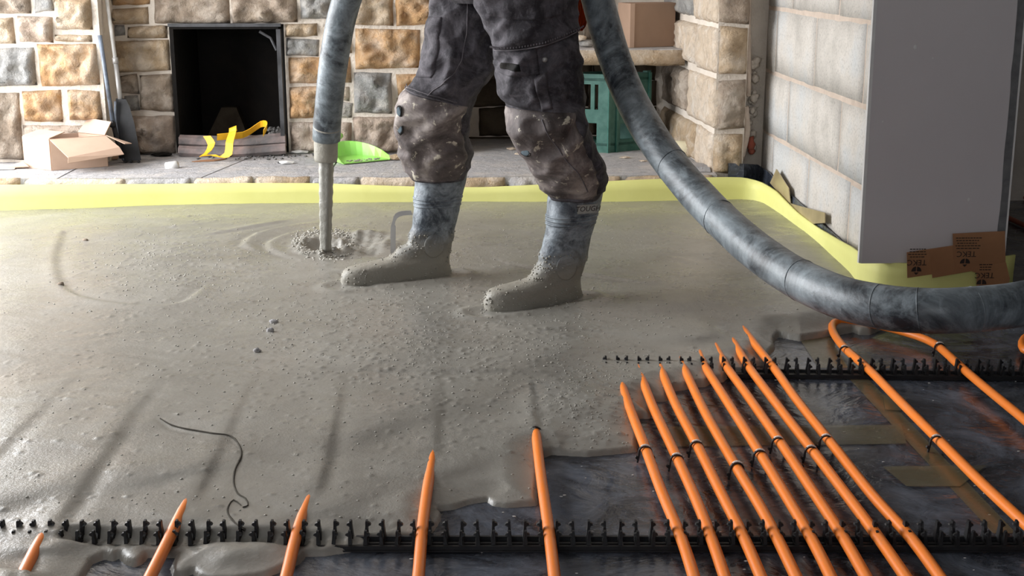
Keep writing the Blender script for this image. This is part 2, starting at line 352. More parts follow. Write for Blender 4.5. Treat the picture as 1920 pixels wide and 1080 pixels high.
wall_stones([(-60, -45, 56, 26, 'brown'), (63, -45, 97, 22, 'grey'), (102, -2, 172, 58, 'tan'), (104, 64, 170, 78, 'tan'), (-40, 34, 25, 82, 'tan'), (33, 31, 95, 80, 'pink'),
    (-60, 92, 64, 162, 'grey'), (73, 84, 181, 162, 'orange'), (-60, 172, 38, 300, 'brown'), (44, 171, 115, 229, 'orange'), (124, 171, 187, 227, 'orange'), (46, 235, 190, 300, 'pink'),
    (102, -60, 172, -9, 'orange'), (-60, -110, 50, -52, 'tan'), (56, -110, 172, -66, 'grey')], YL)
wall_stones([(207, -30, 279, 8, 'orange'), (207, 15, 279, 44, 'tan'), (286, -50, 428, 42, 'brown'), (433, -50, 554, 42, 'brown'), (561, -30, 640, 37, 'grey'), (212, 50, 232, 68, 'grey'), (237, 50, 313, 70, 'tan'),
    (214, 76, 316, 135, 'tan'), (222, 141, 257, 176, 'brown'), (262, 141, 322, 209, 'brown'), (232, 182, 258, 208, 'grey'), (226, 216, 328, 287, 'pink'),
    (534, 46, 594, 70, 'tan'), (537, 73, 597, 104, 'grey'), (607, 44, 658, 101, 'pale'), (541, 108, 657, 157, 'orange'), (541, 163, 628, 223, 'orange'), (634, 161, 655, 188, 'tan'), (634, 193, 660, 223, 'grey'), (542, 229, 658, 285, 'pink'),
    (657, -30, 735, 46, 'tan'), (742, -30, 812, 47, 'orange'), (818, -30, 866, 47, 'tan'), (664, 54, 788, 128, 'orange'), (795, 54, 866, 128, 'tan'), (665, 135, 736, 212, 'grey'), (744, 137, 800, 178, 'orange'), (744, 184, 800, 212, 'tan'), (806, 135, 866, 212, 'brown'), (664, 218, 760, 284, 'pink'), (767, 218, 866, 284, 'tan'),
    (207, -90, 279, -37, 'tan'), (561, -90, 650, -37, 'tan'), (657, -90, 760, -37, 'grey'), (766, -90, 866, -37, 'orange')], YB)
# further courses of the same stonework above the frame
for (Yw, xa_, xb_) in ((YL, -2.44, XL), (YB, XL, BX)):
    z_ = PY(300, -96, Yw).z
    while z_ < 1.75:
        h_ = random.choice((.12, .15, .18)); x_ = xa_ + random.uniform(-.0, .01)
        while x_ < xb_ - .05:
            w_ = random.uniform(.14, .30); x2 = min(x_ + w_, xb_)
            if xb_ - x2 < .08: x2 = xb_
            stone(wb, lambda s, t, n: Vector((s, Yw - n, t)), x_ + .006, x2 - .008, z_ + .006, z_ + h_ - .006, 'stone_' + random.choice(('tan', 'orange', 'grey', 'pink', 'brown', 'tan')), proud=.015, amp=.02, cell=.025); x_ = x2
        z_ += h_
# recess: lower back stones coloured dark to paint in the shade, side of breast, lintel
def rp(x0, y0, x1, y1, Y, m, proud=0.03):
    a = PY(x0, (y0 + y1) / 2, Y); b = PY(x1, (y0 + y1) / 2, Y); c = PY(x0, y1, Y); d = PY(x0, y0, Y)
    stone(wb, lambda s, t, n: Vector((s, Y - n, t)), a.x, b.x, c.z, d.z, m, proud=proud)
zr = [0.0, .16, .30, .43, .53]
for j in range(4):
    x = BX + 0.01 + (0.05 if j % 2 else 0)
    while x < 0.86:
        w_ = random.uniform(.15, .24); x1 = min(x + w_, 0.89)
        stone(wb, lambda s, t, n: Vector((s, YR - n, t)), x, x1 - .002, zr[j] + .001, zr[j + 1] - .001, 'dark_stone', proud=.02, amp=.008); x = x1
for (x0, x1, z0, z1) in ((.0, .25, .62, .78), (.27, .52, .62, .74), (.53, .66, .62, .83), (.0, .3, .79, 1.0), (.31, .52, .75, 1.0), (.53, .9, .85, 1.0), (.0, .9, 1.02, 1.2)):
    stone(wb, lambda s, t, n: Vector((s, YR - n, t)), x0 + .008, x1 - .008, z0, z1, 'stone_brown', proud=.03)
# pier: rough front faces and pale plastered reveal faces
pj_ = [(-60, 44), (52, 140), (150, 243), (252, 326)]
for i, (y0, y1) in enumerate(pj_):
    a = PY(1347, (y0 + y1) / 2, YP - .02); b = PY(1393, (y0 + y1) / 2, YP - .02)
    z1, z0 = PY(1370, y0, YP - .02).z, max(.06, PY(1370, y1, YP - .02).z)
    stone(wb, lambda s, t, n: Vector((s, YP - n, t)), PX0 + .004, PX1 - .004, z0, z1, 'stone_tan' if i % 2 else 'stone_brown', proud=.028, amp=.012)
    def frl(s, t, n): # reveal plane: s runs from front (0) to back (1.06)
        return Vector((PX0 - .07 * s / 1.41 - n, YP + s, t))
    cut = (.42, .36, .50, .30)[i]
    stone(wb, frl, 0.0, cut - .015, z0 - .0, z1 + (.0), ('stone_pale', 'stone_pale', 'stone_pale', 'stone_pale')[i], proud=.012, amp=.005)
    stone(wb, frl, cut, 1.0, z0 + .01, z1, ('stone_grey', 'stone_pale', 'stone_brown', 'stone_tan')[i], proud=.02, amp=.009)
# chase between pier and block wall: brown plaster back, mortar fillet, rubble, broken brick
mb = MB()
for i in range(46):
    z = random.uniform(.12, .62); x = random.uniform(1.112, 1.165); mb.lump((x, random.uniform(5.20, 5.24), z), random.uniform(.008, .022), i, 1, (1, .7, 1.1), .7)
mb.build('rubble', 'mortar', wb, True)['kind'] = 'stuff'
pts = [PY(1403, y, 5.16) for y in (-60, 40, 140, 180)]
MB().tube(catmull(pts, .03), .011, 10, wob=.25).build('mortar_fillet', 'block_mortar', wb, True)
pts = [PY(x, y, 5.14) for x, y in ((1398, 200), (1400, 240), (1394, 275), (1389, 300))]
MB().tube(catmull(pts, .02), [.005, .010, .013, .016, .017, .018, .019, .02, .02][:len(catmull(pts, .02))] + [.02] * 30 if False else .014, 10, wob=.3).build('mortar_fillet', 'block_mortar', wb, True)
mb = MB(); c = PY(1408, 270, 5.18)
mb.lump(c, .02, 3, 2, (.8, .6, 1.6), .5); mb.lump(c + Vector((.004, .0, -.03)), .014, 5, 2, (1, .7, 1), .5); mb.build('brick', 'brick_red', wb, True)

# right wall: concrete blocks, seen on its left face
WX = 1.205; WY0, WY1 = 3.60, 5.24; KW = 1.03
wr = struct(MB().box(WX, 1.515, WY0, WY1, 0, 2.5).build('wall_right', 'block_mortar'))
def frr(s, t, n): return Vector((WX - n, s, t))
zj = [CZ + (v - CZ) * KW for v in (0.08, .318, .556, .80, 1.03, 1.26)]
rows = [[3.58, 3.86, 4.36, 4.90, 5.2], [3.58, 4.01, 4.69, 5.2], [3.58, 3.80, 4.36, 4.93, 5.2], [3.58, 4.10, 4.71, 5.2], [3.58, 3.9, 4.5, 5.2]]
for j, r in enumerate(rows):
    r = [3.605] + [min(v * KW, 5.24) for v in r[1:]]
    for a, b in zip(r[:-1], r[1:]):
        if b - a < .05: continue
        o = stone(wr, frr, a + .007, b - .007, zj[j] + .008, zj[j + 1] - .008, 'block', name='block', proud=.007, amp=.0015, cell=.06, jit=.003)
# ------------------------------------------------------------------ next room pipes beyond the plasterboard (running along the floor)
nr = [((1880, 300), (1925, 303)), ((1878, 324), (1930, 337)), ((1875, 349), (1930, 374)), ((1875, 401), (1930, 427))]
for i, (a, b) in enumerate(nr):
    A, B = PZ(*a, .012), PZ(*b, .012); d = (B - A).normalized()
    L = ('farthest', 'second farthest', 'second nearest', 'nearest')[i]
    tag(MB().tube([A - d * .25, A, B, B + d * .8], .010, 12).build('heating_pipe', 'red_pipe', None, True, A), L + ' of the four dull red pipes on the dark floor beyond the plasterboard', 'pipe', 'pipes in the next room')

# ------------------------------------------------------------------ hearth
HY = 5.03
h = thing('hearth', 'raised stone hearth of grey slabs along the fireplace wall behind the yellow strip', 'hearth', (-.6, 5.3, 0))
MB().box(-2.45, PX0 + .02, HY + .004, YR, 0.0, HZ - .035).build('hearth_base', 'mortar', h)
jx = [-2.45, -1.62, -1.06, -.57, -.06, .38, .86, PX0 + .01]
for i, (a, b) in enumerate(zip(jx[:-1], jx[1:])):
    sh = .12 if i in (2, 3) else .03
    yb = YR if a > -.1 else (YL - .02 if b < -1.6 else YB)
    if i == 2: yb = YB
    n = 10; vs = []; fs = []
    mb = MB(); A = a + .004; B = b - .004; sa = (.13 if i in (2, ) else .0); sb = .13 if i == 1 else 0
    mb.hexa([(A, HY, HZ - .035), (B, HY, HZ - .035), (B + sb, yb + .02, HZ - .035), (A + sa, yb + .02, HZ - .035), (A, HY, HZ), (B, HY, HZ), (B + sb, yb + .02, HZ), (A + sa, yb + .02, HZ)])
    mb.build('hearth_slab', 'stone_slab', h)
x = -2.4; ends = [-2.05, -1.76, -1.36, -1.10, -.86, -.63, -.44, -.2, -.05, .14, .36, .60, .82, .97]
for e in ends:
    stone(h, lambda s, t, n: Vector((s, HY + .003 - n, t)), x + .004, e - .004, .03, HZ - .002, random.choice(['stone_pale', 'stone_tan', 'stone_pale', 'stone_slab']), proud=.018, amp=.010, depth=.001); x = e
MB().box(OX0 + .004, OX1 - .004, YB, 6.2, HZ - .03, HZ + .004).build('hearth_slab', 'ash', h)
# fireplace: black iron surround and lining
fp = thing('fireplace', 'sooty black fireplace opening with iron edge frame in the stone wall', 'fireplace', (-1.05, 5.9, HZ + .004))
mb = MB(); mb.box(OX0 + .003, OX0 + .02, YB - .02, 6.19, HZ + .006, OZ1 - .004); mb.box(OX1 - .02, OX1 - .003, YB - .0, 6.19, HZ + .006, OZ1 - .004); mb.box(OX0 + .02, OX1 - .02, 6.16, 6.19, HZ + .006, OZ1 - .004); mb.box(OX0 + .02, OX1 - .02, YB - .02, 6.16, OZ1 - .02, OZ1 - .004)
mb.build('firebox', 'soot', fp)
mb = MB(); mb.box(OX1 - .026, OX1 - .008, YB - .05, YB - .02, HZ + .002, OZ1 - .02); mb.box(OX0 + .0, OX1 - .008, YB - .03, YB - .012, OZ1 - .010, OZ1 + .004)
p0, p1 = Vector((OX1 - .10, YB - .03, OZ1 - .03)), Vector((OX1 - .03, YB - .03, OZ1 - .11))
mb.tube([p0, (p0 + p1) / 2 + Vector((.012, 0, .012)), p1], .006, 8); mb.build('iron_frame', 'iron_dark', fp)
mb = MB(); mb.hexa([(OX0 + .05, 6.05, HZ + .004), (OX0 + .26, 6.05, HZ + .004), (OX0 + .26, 6.15, HZ + .004), (OX0 + .05, 6.15, HZ + .004), (OX0 + .13, 6.08, HZ + .16), (OX0 + .2, 6.08, HZ + .16), (OX0 + .2, 6.15, HZ + .16), (OX0 + .13, 6.15, HZ + .16)])
mb.build('fire_brick', 'dark_stone', fp)
# two scorched bars across the mouth
def bar(pts, r, name, label, mat='scorched'):
    o = MB().tube(catmull(pts, .03), r, 7, wob=.18).build(name, mat, None, False, pts[0]); return tag(o, label, 'bar', 'scorched bars in the fireplace mouth')
bar([PY(338, 265, 5.66), PY(430, 268, 5.65), PY(536, 262, 5.66)], .030, 'firebrick_bar', 'upper pinkish scorched bar with a broken left end lying in the fireplace mouth')
bar([PY(336, 283, 5.60), PY(430, 286, 5.59), PY(536, 279, 5.60)], .024, 'firebrick_bar', 'lower scorched bar with a pale left end at the front of the fireplace mouth')
mb = MB()
for i in range(90):
    p = PZ(random.gauss(475, 45), random.uniform(287, 299), HZ + .003); mb.lump(p, random.uniform(.003, .009), i, 1, (1, 1, .6), .6)
for i in range(40):
    mb.lump(PY(random.uniform(505, 532), random.uniform(240, 252), 5.70), random.uniform(.006, .012), i, 1, (1, 1, .8), .6)
tag(mb.build('ash_crumbs', 'ash', None, False, (-.9, 5.6, HZ)), 'grey ash and cinder crumbs scattered before the fireplace', 'ash', kind='stuff')
# yellow strap
ys = MB()
P = [(388, 255, 5.52), (397, 270, 5.50), (390, 285, 5.48), (381, 292, 5.47), (398, 290, 5.46), (414, 295, 5.45), (428, 288, 5.45), (430, 268, 5.47), (436, 246, 5.52), (436, 238, 5.54), (438, 247, 5.58)]
pts = catmull([PY(*q) for q in P], .02)
ribbon(ys, pts, [Vector((.034, -.012, .004 + .01 * math.sin(i * .4))) for i in range(len(pts))])
P = [(407, 257, 5.60), (430, 255, 5.60), (455, 253, 5.62), (472, 244, 5.64), (488, 233, 5.64), (498, 232, 5.62), (501, 238, 5.60), (494, 250, 5.60)]
pts2 = catmull([PY(*q) for q in P], .02); ribbon(ys, pts2, [Vector((.006, -.02, .030)) for i in range(len(pts2))])
tag(ys.build('strap', 'strap', None, False, PY(400, 292, 5.46)), 'crumpled yellow strap looped over the bars in the fireplace', 'strap')

# ------------------------------------------------------------------ stone shelf in the recess, box, crate and small finds
YS = 5.60
sh = thing('stone_shelf', 'thick rough-edged stone shelf spanning the recess right of the worker', 'shelf', (.46, 5.85, .54))
stone(sh, lambda s, t, n: Vector((s, YS - n + .02, t)), BX + .0, .935, .538, .606, 'stone_tan', name='shelf_edge', proud=.02, amp=.008, depth=.002)
MB().box(BX, .93, YS + .018, YR, .540, .606).build('shelf_slab', 'stone_slab', sh)
def cbox(name, label, cat, A, B, H, dpt, mat, edge=None):
    # A left-bottom, B right-bottom of camera-facing side; dpt vector to the back
    d = Vector(dpt); up = Vector((0, 0, H)); t = thing(name, label, cat, (A + B + d) / 2 - Vector((0, 0, 0)))
    return t, d, up
A = PZ(1181, 90, .607); A = Vector((A.x, 5.70, .607)); B = Vector((PY(1262, 85, 5.84).x, 5.80, .607))
bx = thing('cardboard_box', 'small closed brown cardboard box on the stone shelf', 'box', (A + B) / 2)
lw = Vector((.0, .0, 0)); hgt = .19
C2 = B + Vector((.0, .16, 0)); D2 = A + Vector((-.035, .16, 0))
MB().hexa([A, B, C2, D2, A + Vector((0, 0, hgt)), B + Vector((0, 0, hgt)), C2 + Vector((0, 0, hgt)), D2 + Vector((0, 0, hgt))]).build('carton', 'cardboard_dark', bx)
mb = MB(); q = (B - A).normalized(); nn = Vector((q.y, -q.x, 0))
mb.hexa([A + nn * .001 + q * .0, A + q * .022 + nn * .003, A + q * .022, A, A + nn * .001 + Vector((0, 0, hgt)), A + q * .022 + nn * .003 + Vector((0, 0, hgt)), A + q * .022 + Vector((0, 0, hgt)), A + Vector((0, 0, hgt))]).build('corner_flap', 'cardboard', bx)
# rubble pieces on the shelf, behind the hose
tag(MB().lump(PY(1090, 71, 5.75), .018, 4, 2, (1.4, .7, .7), .5).build('stone_chip', 'stone_pale', None, True, PY(1090, 71, 5.75)), 'pale stone chip lying on the shelf rubble beside the hose', 'stone')
tag(MB().lump(PY(1100, 82, 5.75), .026, 9, 2, (1.6, .9, .5), .5).build('stone_chunk', 'stone_grey', None, True, PY(1100, 82, 5.75)), 'dark grey stone lump under the pale chip on the shelf', 'stone')
# green bottle crate standing on end
gc = thing('crate', 'dusty green plastic bottle crate standing on end under the stone shelf', 'crate', PZ(1138, 287, HZ))
O = PZ(1138, 287, HZ); O.z = HZ
ul = Vector((-.95, .42, 0)).normalized(); ur = Vector((.86, .50, 0)).normalized(); CH = .345; WL, WR = .20, .235
def panel(mb, o, u, v, cells, th, nrm):  # rectangular frame panel = set of sub-rects (a0,a1,b0,b1)
    for a0, a1, b0, b1 in cells:
        p = [o + u * a0 + v * b0, o + u * a1 + v * b0, o + u * a1 + v * b1, o + u * a0 + v * b1]; mb.hexa([*[q for q in p], *[q + nrm * th for q in p]])
def framed(W, H, holes):
    xs = sorted({0, W, *[h_[0] for h_ in holes], *[h_[1] for h_ in holes]}); zs = sorted({0, H, *[h_[2] for h_ in holes], *[h_[3] for h_ in holes]}); out = []
    for a0, a1 in zip(xs[:-1], xs[1:]):
        for b0, b1 in zip(zs[:-1], zs[1:]):
            m_ = ((a0 + a1) / 2, (b0 + b1) / 2)
            if not any(h_[0] < m_[0] < h_[1] and h_[2] < m_[1] < h_[3] for h_ in holes): out.append((a0, a1, b0, b1))
    return out
Z = Vector((0, 0, 1)); inn = -(ul.cross(Z)); 
if inn.y < 0: inn = -inn
inr = ur.cross(Z)
if inr.y < 0: inr = -inr
mb = MB(); panel(mb, O, ul, Z, framed(WL, CH, [(.045, .062, .19, .30), (.080, .115, .19, .30), (.135, .15, .19, .30), (.05, .15, .04, .13)]), .012, inn); mb.build('end_panel', 'green_crate', gc)
mb = MB(); panel(mb, O, ur, Z, framed(WR, CH, [(.07, .17, .055, .125)]), .012, inr)
for a in (0, .045, WR - .012): panel(mb, O - inr * .008, ur, Z, [(a, a + .012, 0, CH)], .008, inr)
mb.build('side_panel', 'green_crate', gc)
mb = MB(); panel(mb, O + ul * WL, ur, Z, framed(WR, CH, [(.05, .19, .05, .3)]), .012, -ul.cross(Z) if False else -inn * 0 + inr); mb.build('side_panel', 'green_crate', gc)
mb = MB(); panel(mb, O + ur * WR, ul, Z, framed(WL, CH, [(.05, .15, .19, .30)]), .012, -ur); mb.build('end_panel', 'green_crate', gc)
mb = MB(); mb.hexa([O + Z * .03, O + ur * WR + Z * .03, O + ur * WR + ul * WL + Z * .03, O + ul * WL + Z * .03] + [O + Z * .042, O + ur * WR + Z * .042, O + ur * WR + ul * WL + Z * .042, O + ul * WL + Z * .042]).build('divider', 'green_crate', gc)
for a in (.0, WL - .02):
    for b in (0, WR - .02):
        mb = MB(); q = O + ul * a + ur * b + Z * (CH - .004); mb.hexa([q, q + ur * .02, q + ur * .02 + ul * .02, q + ul * .02, q + Z * .012, q + ur * .02 + Z * .012, q + ur * .02 + ul * .02 + Z * .012, q + ul * .02 + Z * .012]); mb.build('corner_stud', 'green_crate', gc)
mb = MB(); q = O + Z * (CH - .03); mb.hexa([q, q + ur * WR, q + ur * WR + ul * WL, q + ul * WL, q + Z * .012, q + ur * WR + Z * .012, q + ur * WR + ul * WL + Z * .012, q + ul * WL + Z * .012]).build('top_panel', 'green_crate', gc)
# cream roll and slab fragment by the pier, wood slivers
c = PZ(1290, 294, HZ); c.z = HZ + .034
tag(MB().tube([c + Vector((-.09, .03, 0)), c + Vector((-.04, .015, 0)), c + Vector((.02, 0, 0)), c + Vector((.055, -.01, 0))], [.03, .036, .036, .026], 18, wob=.12).build('stone_roll', 'cream_bag', None, True, c), 'rounded cream stone lying against the foot of the pier', 'stone')
c = PZ(1308, 322, HZ); c.z = HZ
tag(MB().hexa([c + Vector(v) for v in ((-.10, 0, .002), (.05, -.02, .002), (.07, .05, .002), (-.06, .12, .002), (-.10, 0, .026), (.045, -.02, .02), (.065, .05, .022), (-.06, .12, .03))]).build('slab_fragment', 'stone_slab', None, False, c), 'broken pinkish slab fragment on the hearth below the cream stone', 'stone')
def chips(lst, name, label, mat, group, cat='chip'):
    for i, (px, py, r, lab) in enumerate(lst):
        c = PZ(px, py, HZ); c.z = HZ + r * .3
        tag(MB().lump(c, r, i + 3, 1, (1.8, 1, .35), .5).build(name, mat, None, False, c), lab, cat)
chips([(1172, 297, .016, 'small tan wood sliver on the hearth in front of the green crate'), (1205, 303, .012, 'smaller wood sliver beside the hose on the hearth'), (960, 281, .016, 'pale wood splinter on the hearth between the legs'), (975, 290, .014, 'nearer pale wood splinter on the hearth between the legs')], 'wood_chip', '', 'stone_pale', '', 'chip')
chips([(563, 288, .028, 'flat white shard on the hearth left of the hose'), (536, 307, .022, 'small flat white flake right of the black disc')], 'white_shard', '', 'white_plastic', '', 'shard')
c = PZ(529, 306, HZ); tag(MB().tube([c + Vector((0, 0, .001)), c + Vector((0, 0, .006))], .018, 16).build('black_disc', 'black_plastic', None, False, c), 'small black disc lying on the hearth before the fireplace', 'disc')
chips([(305, 293, .03, 'black soot lump on the hearth at the left of the fireplace')], 'soot_lump', '', 'soot', '', 'soot')
c = PZ(325, 315, HZ); c.z = HZ + .012
tag(MB().tube([c + Vector((-.025, 0, -.010)), c + Vector((.02, -.005, .004))], [.022, .016], 14).build('plastic_cup', 'white_plastic', None, True, c), 'small white plastic cup on the hearth left of the brown scrap', 'cup')
c = PZ(388, 303, HZ); 
tag(MB().hexa([c + Vector(v) for v in ((-.06, -.02, .001), (.03, -.0, .001), (.07, .05, .001), (-.03, .02, .001), (-.06, -.02, .004), (.03, 0, .004), (.07, .05, .006), (-.03, .02, .004))]).build('scrap', 'tape_brown', None, False, c), 'flat brown scrap on the hearth under the yellow strap', 'scrap')

# ------------------------------------------------------------------ open cardboard box on the left
cb = thing('cardboard_box', 'open cardboard box with splayed flaps on the left of the hearth', 'box', PZ(110, 315, HZ))
K = PZ(98, 320, HZ); Lc = PZ(48, 314, HZ); Rr = K + Vector((.195, .105, 0)); Bk = Lc + (Rr - K); H_ = .128
K.z = Lc.z = Rr.z = Bk.z = HZ + .001; u = Vector((0, 0, H_)); t_ = .004
def sheet(mb, p, th=.004):
    p = [Vector(q) for q in p]; n = (p[1] - p[0]).cross(p[2] - p[0]).normalized() * th; mb.hexa([*p, *[q + n for q in p]]); return mb
for a, b in ((Lc, K), (K, Rr), (Rr, Bk), (Bk, Lc)): sheet(MB(), [a, b, b + u, a + u]).build('wall_panel', 'cardboard', cb)
sheet(MB(), [Lc, K, Rr, Bk]).build('bottom_panel', 'cardboard', cb)
sheet(MB(), [Lc + u, K + u, K + u + Vector((.045, .055, .018)), Lc + u + Vector((.05, .06, .018))]).build('flap', 'cardboard', cb)
sheet(MB(), [K + u, Rr + u, Rr + u + Vector((.075, -.075, -.038)), K + u + Vector((.10, -.10, -.06))]).build('flap', 'cardboard', cb)
sheet(MB(), [Bk + u, Rr + u, Rr + u + Vector((.02, .035, .05)), Bk + u + Vector((.035, .045, .055))]).build('flap', 'cardboard', cb)
sheet(MB(), [K + u + Vector((.10, -.10, -.06)), Rr + u + Vector((.075, -.075, -.038)), Rr + u + Vector((.095, -.09, -.065)), K + u + Vector((.10, -.11, -.082))]).build('flap_edge', 'cardboard', cb)
sheet(MB(), [Rr + u, Rr + u + Vector((0.002, .0, 0)), Rr + Vector((.10, .02, .09)), Rr + u + Vector((.09, -.05, -.03))]).build('flap', 'cardboard', cb)
c = PZ(196, 300, HZ); tag(sheet(MB(), [c + Vector((-.09, -.01, .006)), c + Vector((.06, -.02, .004)), c + Vector((.06, .05, .03)), c + Vector((-.07, .06, .012))]).build('cardboard_scrap', 'cardboard_dark', None, False, c), 'torn cardboard scrap on the hearth between box and black cleaner head', 'cardboard')
c = PZ(36, 317, HZ); tag(sheet(MB(), [c + Vector((-.05, .0, .004)), c + Vector((.04, -.0, .008)), c + Vector((.0, .05, .02)), c + Vector((-.05, .04, .006))]).build('cardboard_scrap', 'cardboard', None, False, c), 'small torn cardboard scrap left of the open box', 'cardboard')
c = PZ(10, 318, HZ); tag(sheet(MB(), [c + Vector((-.06, -.02, .003)), c + Vector((.04, -.01, .003)), c + Vector((.03, .06, .003)), c + Vector((-.06, .06, .003))], .002).build('paper_sheet', 'white_plastic', None, False, c), 'white paper sheet on the hearth at the left edge', 'paper')

# ------------------------------------------------------------------ pole with black flat head, and bluish pole leaning in the wall corner
pl = thing('floor_squeegee', 'pale metal pole with a tapered black flat head leaning on the wall', 'squeegee', PZ(247, 303, HZ))
Yp = 5.42
out = [(219, 186), (236, 186), (243, 200), (252, 232), (262, 285), (265, 300), (232, 305), (224, 275), (217, 225), (216, 200)]
pts = [PY(x_, y_, Yp + .02 * (305 - y_) / 120) for x_, y_ in out]; n = len(pts)
for q in pts: q.z = max(q.z, HZ + .004)
mb = MB(); th = Vector((-.012, .032, 0)); mb.add(pts + [q + th for q in pts], [tuple(range(n)), tuple(range(2 * n - 1, n - 1, -1))] + [(i, (i + 1) % n, (i + 1) % n + n, i + n) for i in range(n)]); mb.build('flat_head', 'black_plastic', pl)
mb = MB(); e = [PY(x_ - 1.5, y_, Yp - .004) for x_, y_ in ((218, 190), (218, 225), (226, 275), (233, 304))]; e[-1].z = HZ + .012; mb.tube(catmull(e, .02), .006, 8).build('rim', 'blue_steel', pl, True)
for xx in (236, 246, 260): c = PY(xx, 303, Yp - .005); c.z = HZ + .007; MB().lump(c, .008, xx, 1, (1.2, .8, .8), .2).build('foot_stud', 'black_plastic', pl)
A = PY(226, 188, Yp + .03); J = PY(217, 117, Yp + .07); T = PY(199, -10, Yp + .11); T2 = T + (T - J) * .8
MB().tube([A, J], .010, 12).build('lower_pole', 'steel', pl, True); MB().tube([J, T, T2], .008, 12).build('upper_pole', 'white_metal', pl, True)
MB().tube([J - (T - J) * .02, J + (T - J) * .07], .0125, 12).build('collar', 'steel', pl, True)
bp = thing('lance_pole', 'bluish steel pole with a small clamp leaning left of the black flat head', 'pole', PZ(232, 300, HZ))
a = PY(187, 66, YL - .045); b = PY(212, 232, YL - .05); c = PY(229, 296, Yp + .0)
MB().tube([a, b], .009, 12).build('pole', 'blue_steel', bp, True)
MB().tube([b, c], [.010, .013], 10).build('dark_grip', 'black_plastic', bp, True)
MB().lump(b + Vector((0, -.01, 0)), .016, 3, 1, (1.1, .8, 1.1), .5).build('clamp', 'black_plastic', bp)

# ------------------------------------------------------------------ green dustpan
dp = thing('dustpan', 'lime green plastic dustpan lying on the hearth beside the hose', 'dustpan', PZ(678, 300, HZ))
front = [PZ(651, 309, HZ), PZ(724, 302, HZ)]; 
fa, fb = front; fa.z = fb.z = HZ + .003; ax = (fb - fa).normalized(); bk = Vector((-ax.y, ax.x, 0)); W = (fb - fa).length
outl = []; N = 14
for i in range(N + 1):
    a = PI * i / N; outl.append(fa + ax * (W / 2 * (1 + math.cos(a) * 1.12)) + bk * (.19 * math.sin(a) ** .7) + Vector((0, 0, 0)))
mb = MB(); n = len(outl); cen = [q for q in outl]; mb.add([q + Vector((0, 0, .001)) for q in outl] + [q + Vector((0, 0, .005)) for q in outl], [tuple(range(n)), tuple(range(2 * n - 1, n - 1, -1))] + [(i, (i + 1) % n, (i + 1) % n + n, i + n) for i in range(n)]); mb.build('tray', 'lime', dp)
mb = MB()
for i in range(N):
    a, b = outl[i], outl[i + 1]; ha = .012 + .055 * math.sin(PI * i / N) ** .6; hb = .012 + .055 * math.sin(PI * (i + 1) / N) ** .6
    o_ = lambda q: (q - (fa + ax * W / 2)).normalized()
    mb.hexa([a, b, b + o_(b) * .003, a + o_(a) * .003, a + Z * ha + o_(a) * .014, b + Z * hb + o_(b) * .014, b + Z * hb + o_(b) * .018, a + Z * ha + o_(a) * .018])
mb.build('rim', 'lime', dp)
hA = fa + ax * W * .18 + bk * .19 + Z * .055; hB = PY(639, 254, hA.y + .10)
MB().tube([hA, hA * .5 + hB * .5 + Z * .004, hB], [.013, .011, .012], 10).build('handle', 'lime', dp, True)
c_ = fa + ax * W * .5 + bk * .05 + Z * .006
mb = MB()
for i in range(60): mb.lump(fa + ax * random.uniform(.01, W - .01) + bk * random.uniform(.005, .05) + Z * .007, random.uniform(.002, .005), i, 1, (1.4, 1, .5))
mb.build('dust', 'screed_dry', dp)['kind'] = 'stuff'
tag(MB().lump(PZ(742, 302, HZ) + Vector((0, 0.02, .012)), .02, 5, 1, (1.6, 1, .6), .5).build('stone_chunk', 'stone_tan', None, False, PZ(742, 302, HZ)), 'small tan stone chunk between dustpan and knee', 'stone')

# ------------------------------------------------------------------ yellow edge strip, membrane upstand, tapes
SZ = .055
base_px = [(-150, 399), (0, 395), (150, 390), (300, 385), (450, 382), (600, 380), (760, 379), (900, 378), (1050, 378), (1180, 378), (1290, 376), (1370, 374), (1400, 374), (1425, 378), (1450, 392), (1490, 421), (1530, 452), (1560, 480), (1590, 506), (1610, 524), (1635, 537), (1665, 542), (1730, 546), (1800, 546), (1850, 544), (1898, 541)]
top_px = [347, 347, 346, 346, 344, 344, 350, 352, 345, 338, 334, 332, 334, 344, 358, 397, 428, 446, 462, 478, 490, 494, 494, 492, 486, 478]
base = catmull([PZ(x_, y_, SZ) for x_, y_ in base_px], .04)
# heights via matching interpolation
hs = []
for (x_, y_), ty in zip(base_px, top_px):
    q = PZ(x_, y_, SZ); hs.append(PY(x_, ty, q.y).z)
P0 = [PZ(x_, y_, SZ) for x_, y_ in base_px]
def top_at(p):
    i = min(range(len(P0)), key=lambda k: (P0[k] - p).length)
    ds = sorted(range(len(P0)), key=lambda k: (P0[k] - p).length)[:2]; a, b = ds; da, db = (P0[a] - p).length, (P0[b] - p).length
    return (hs[a] * db + hs[b] * da) / (da + db + 1e-9)
tops = [top_at(p) for p in base]
for _ in range(2): tops = [tops[0]] + [(tops[i - 1] + tops[i] * 2 + tops[i + 1]) / 4 for i in range(1, len(tops) - 1)] + [tops[-1]]
mb = MB(); rings = []
for i, p in enumerate(base):
    t = (base[min(i + 1, len(base) - 1)] - base[max(i - 1, 0)]).normalized(); nrm = Vector((-t.y, t.x, 0)); zt = tops[i]
    wv = .004 * noise.noise(p * 4)
    pr = [(0.0, 0.002), (0.001, SZ), (.003 + wv, (SZ + zt) / 2), (.001 + wv, zt), (.009 + wv, zt), (.010, (SZ + zt) / 2), (.008, 0.002)]
    rings.append([Vector((p.x, p.y, z_)) + nrm * o_ for o_, z_ in pr])
mb.loft(rings)
es = tag(mb.build('edge_strip', 'yellow_foam', None, True, (0, 5, 0)), 'pale yellow foam edge strip standing along the hearth and block wall', 'edge strip')
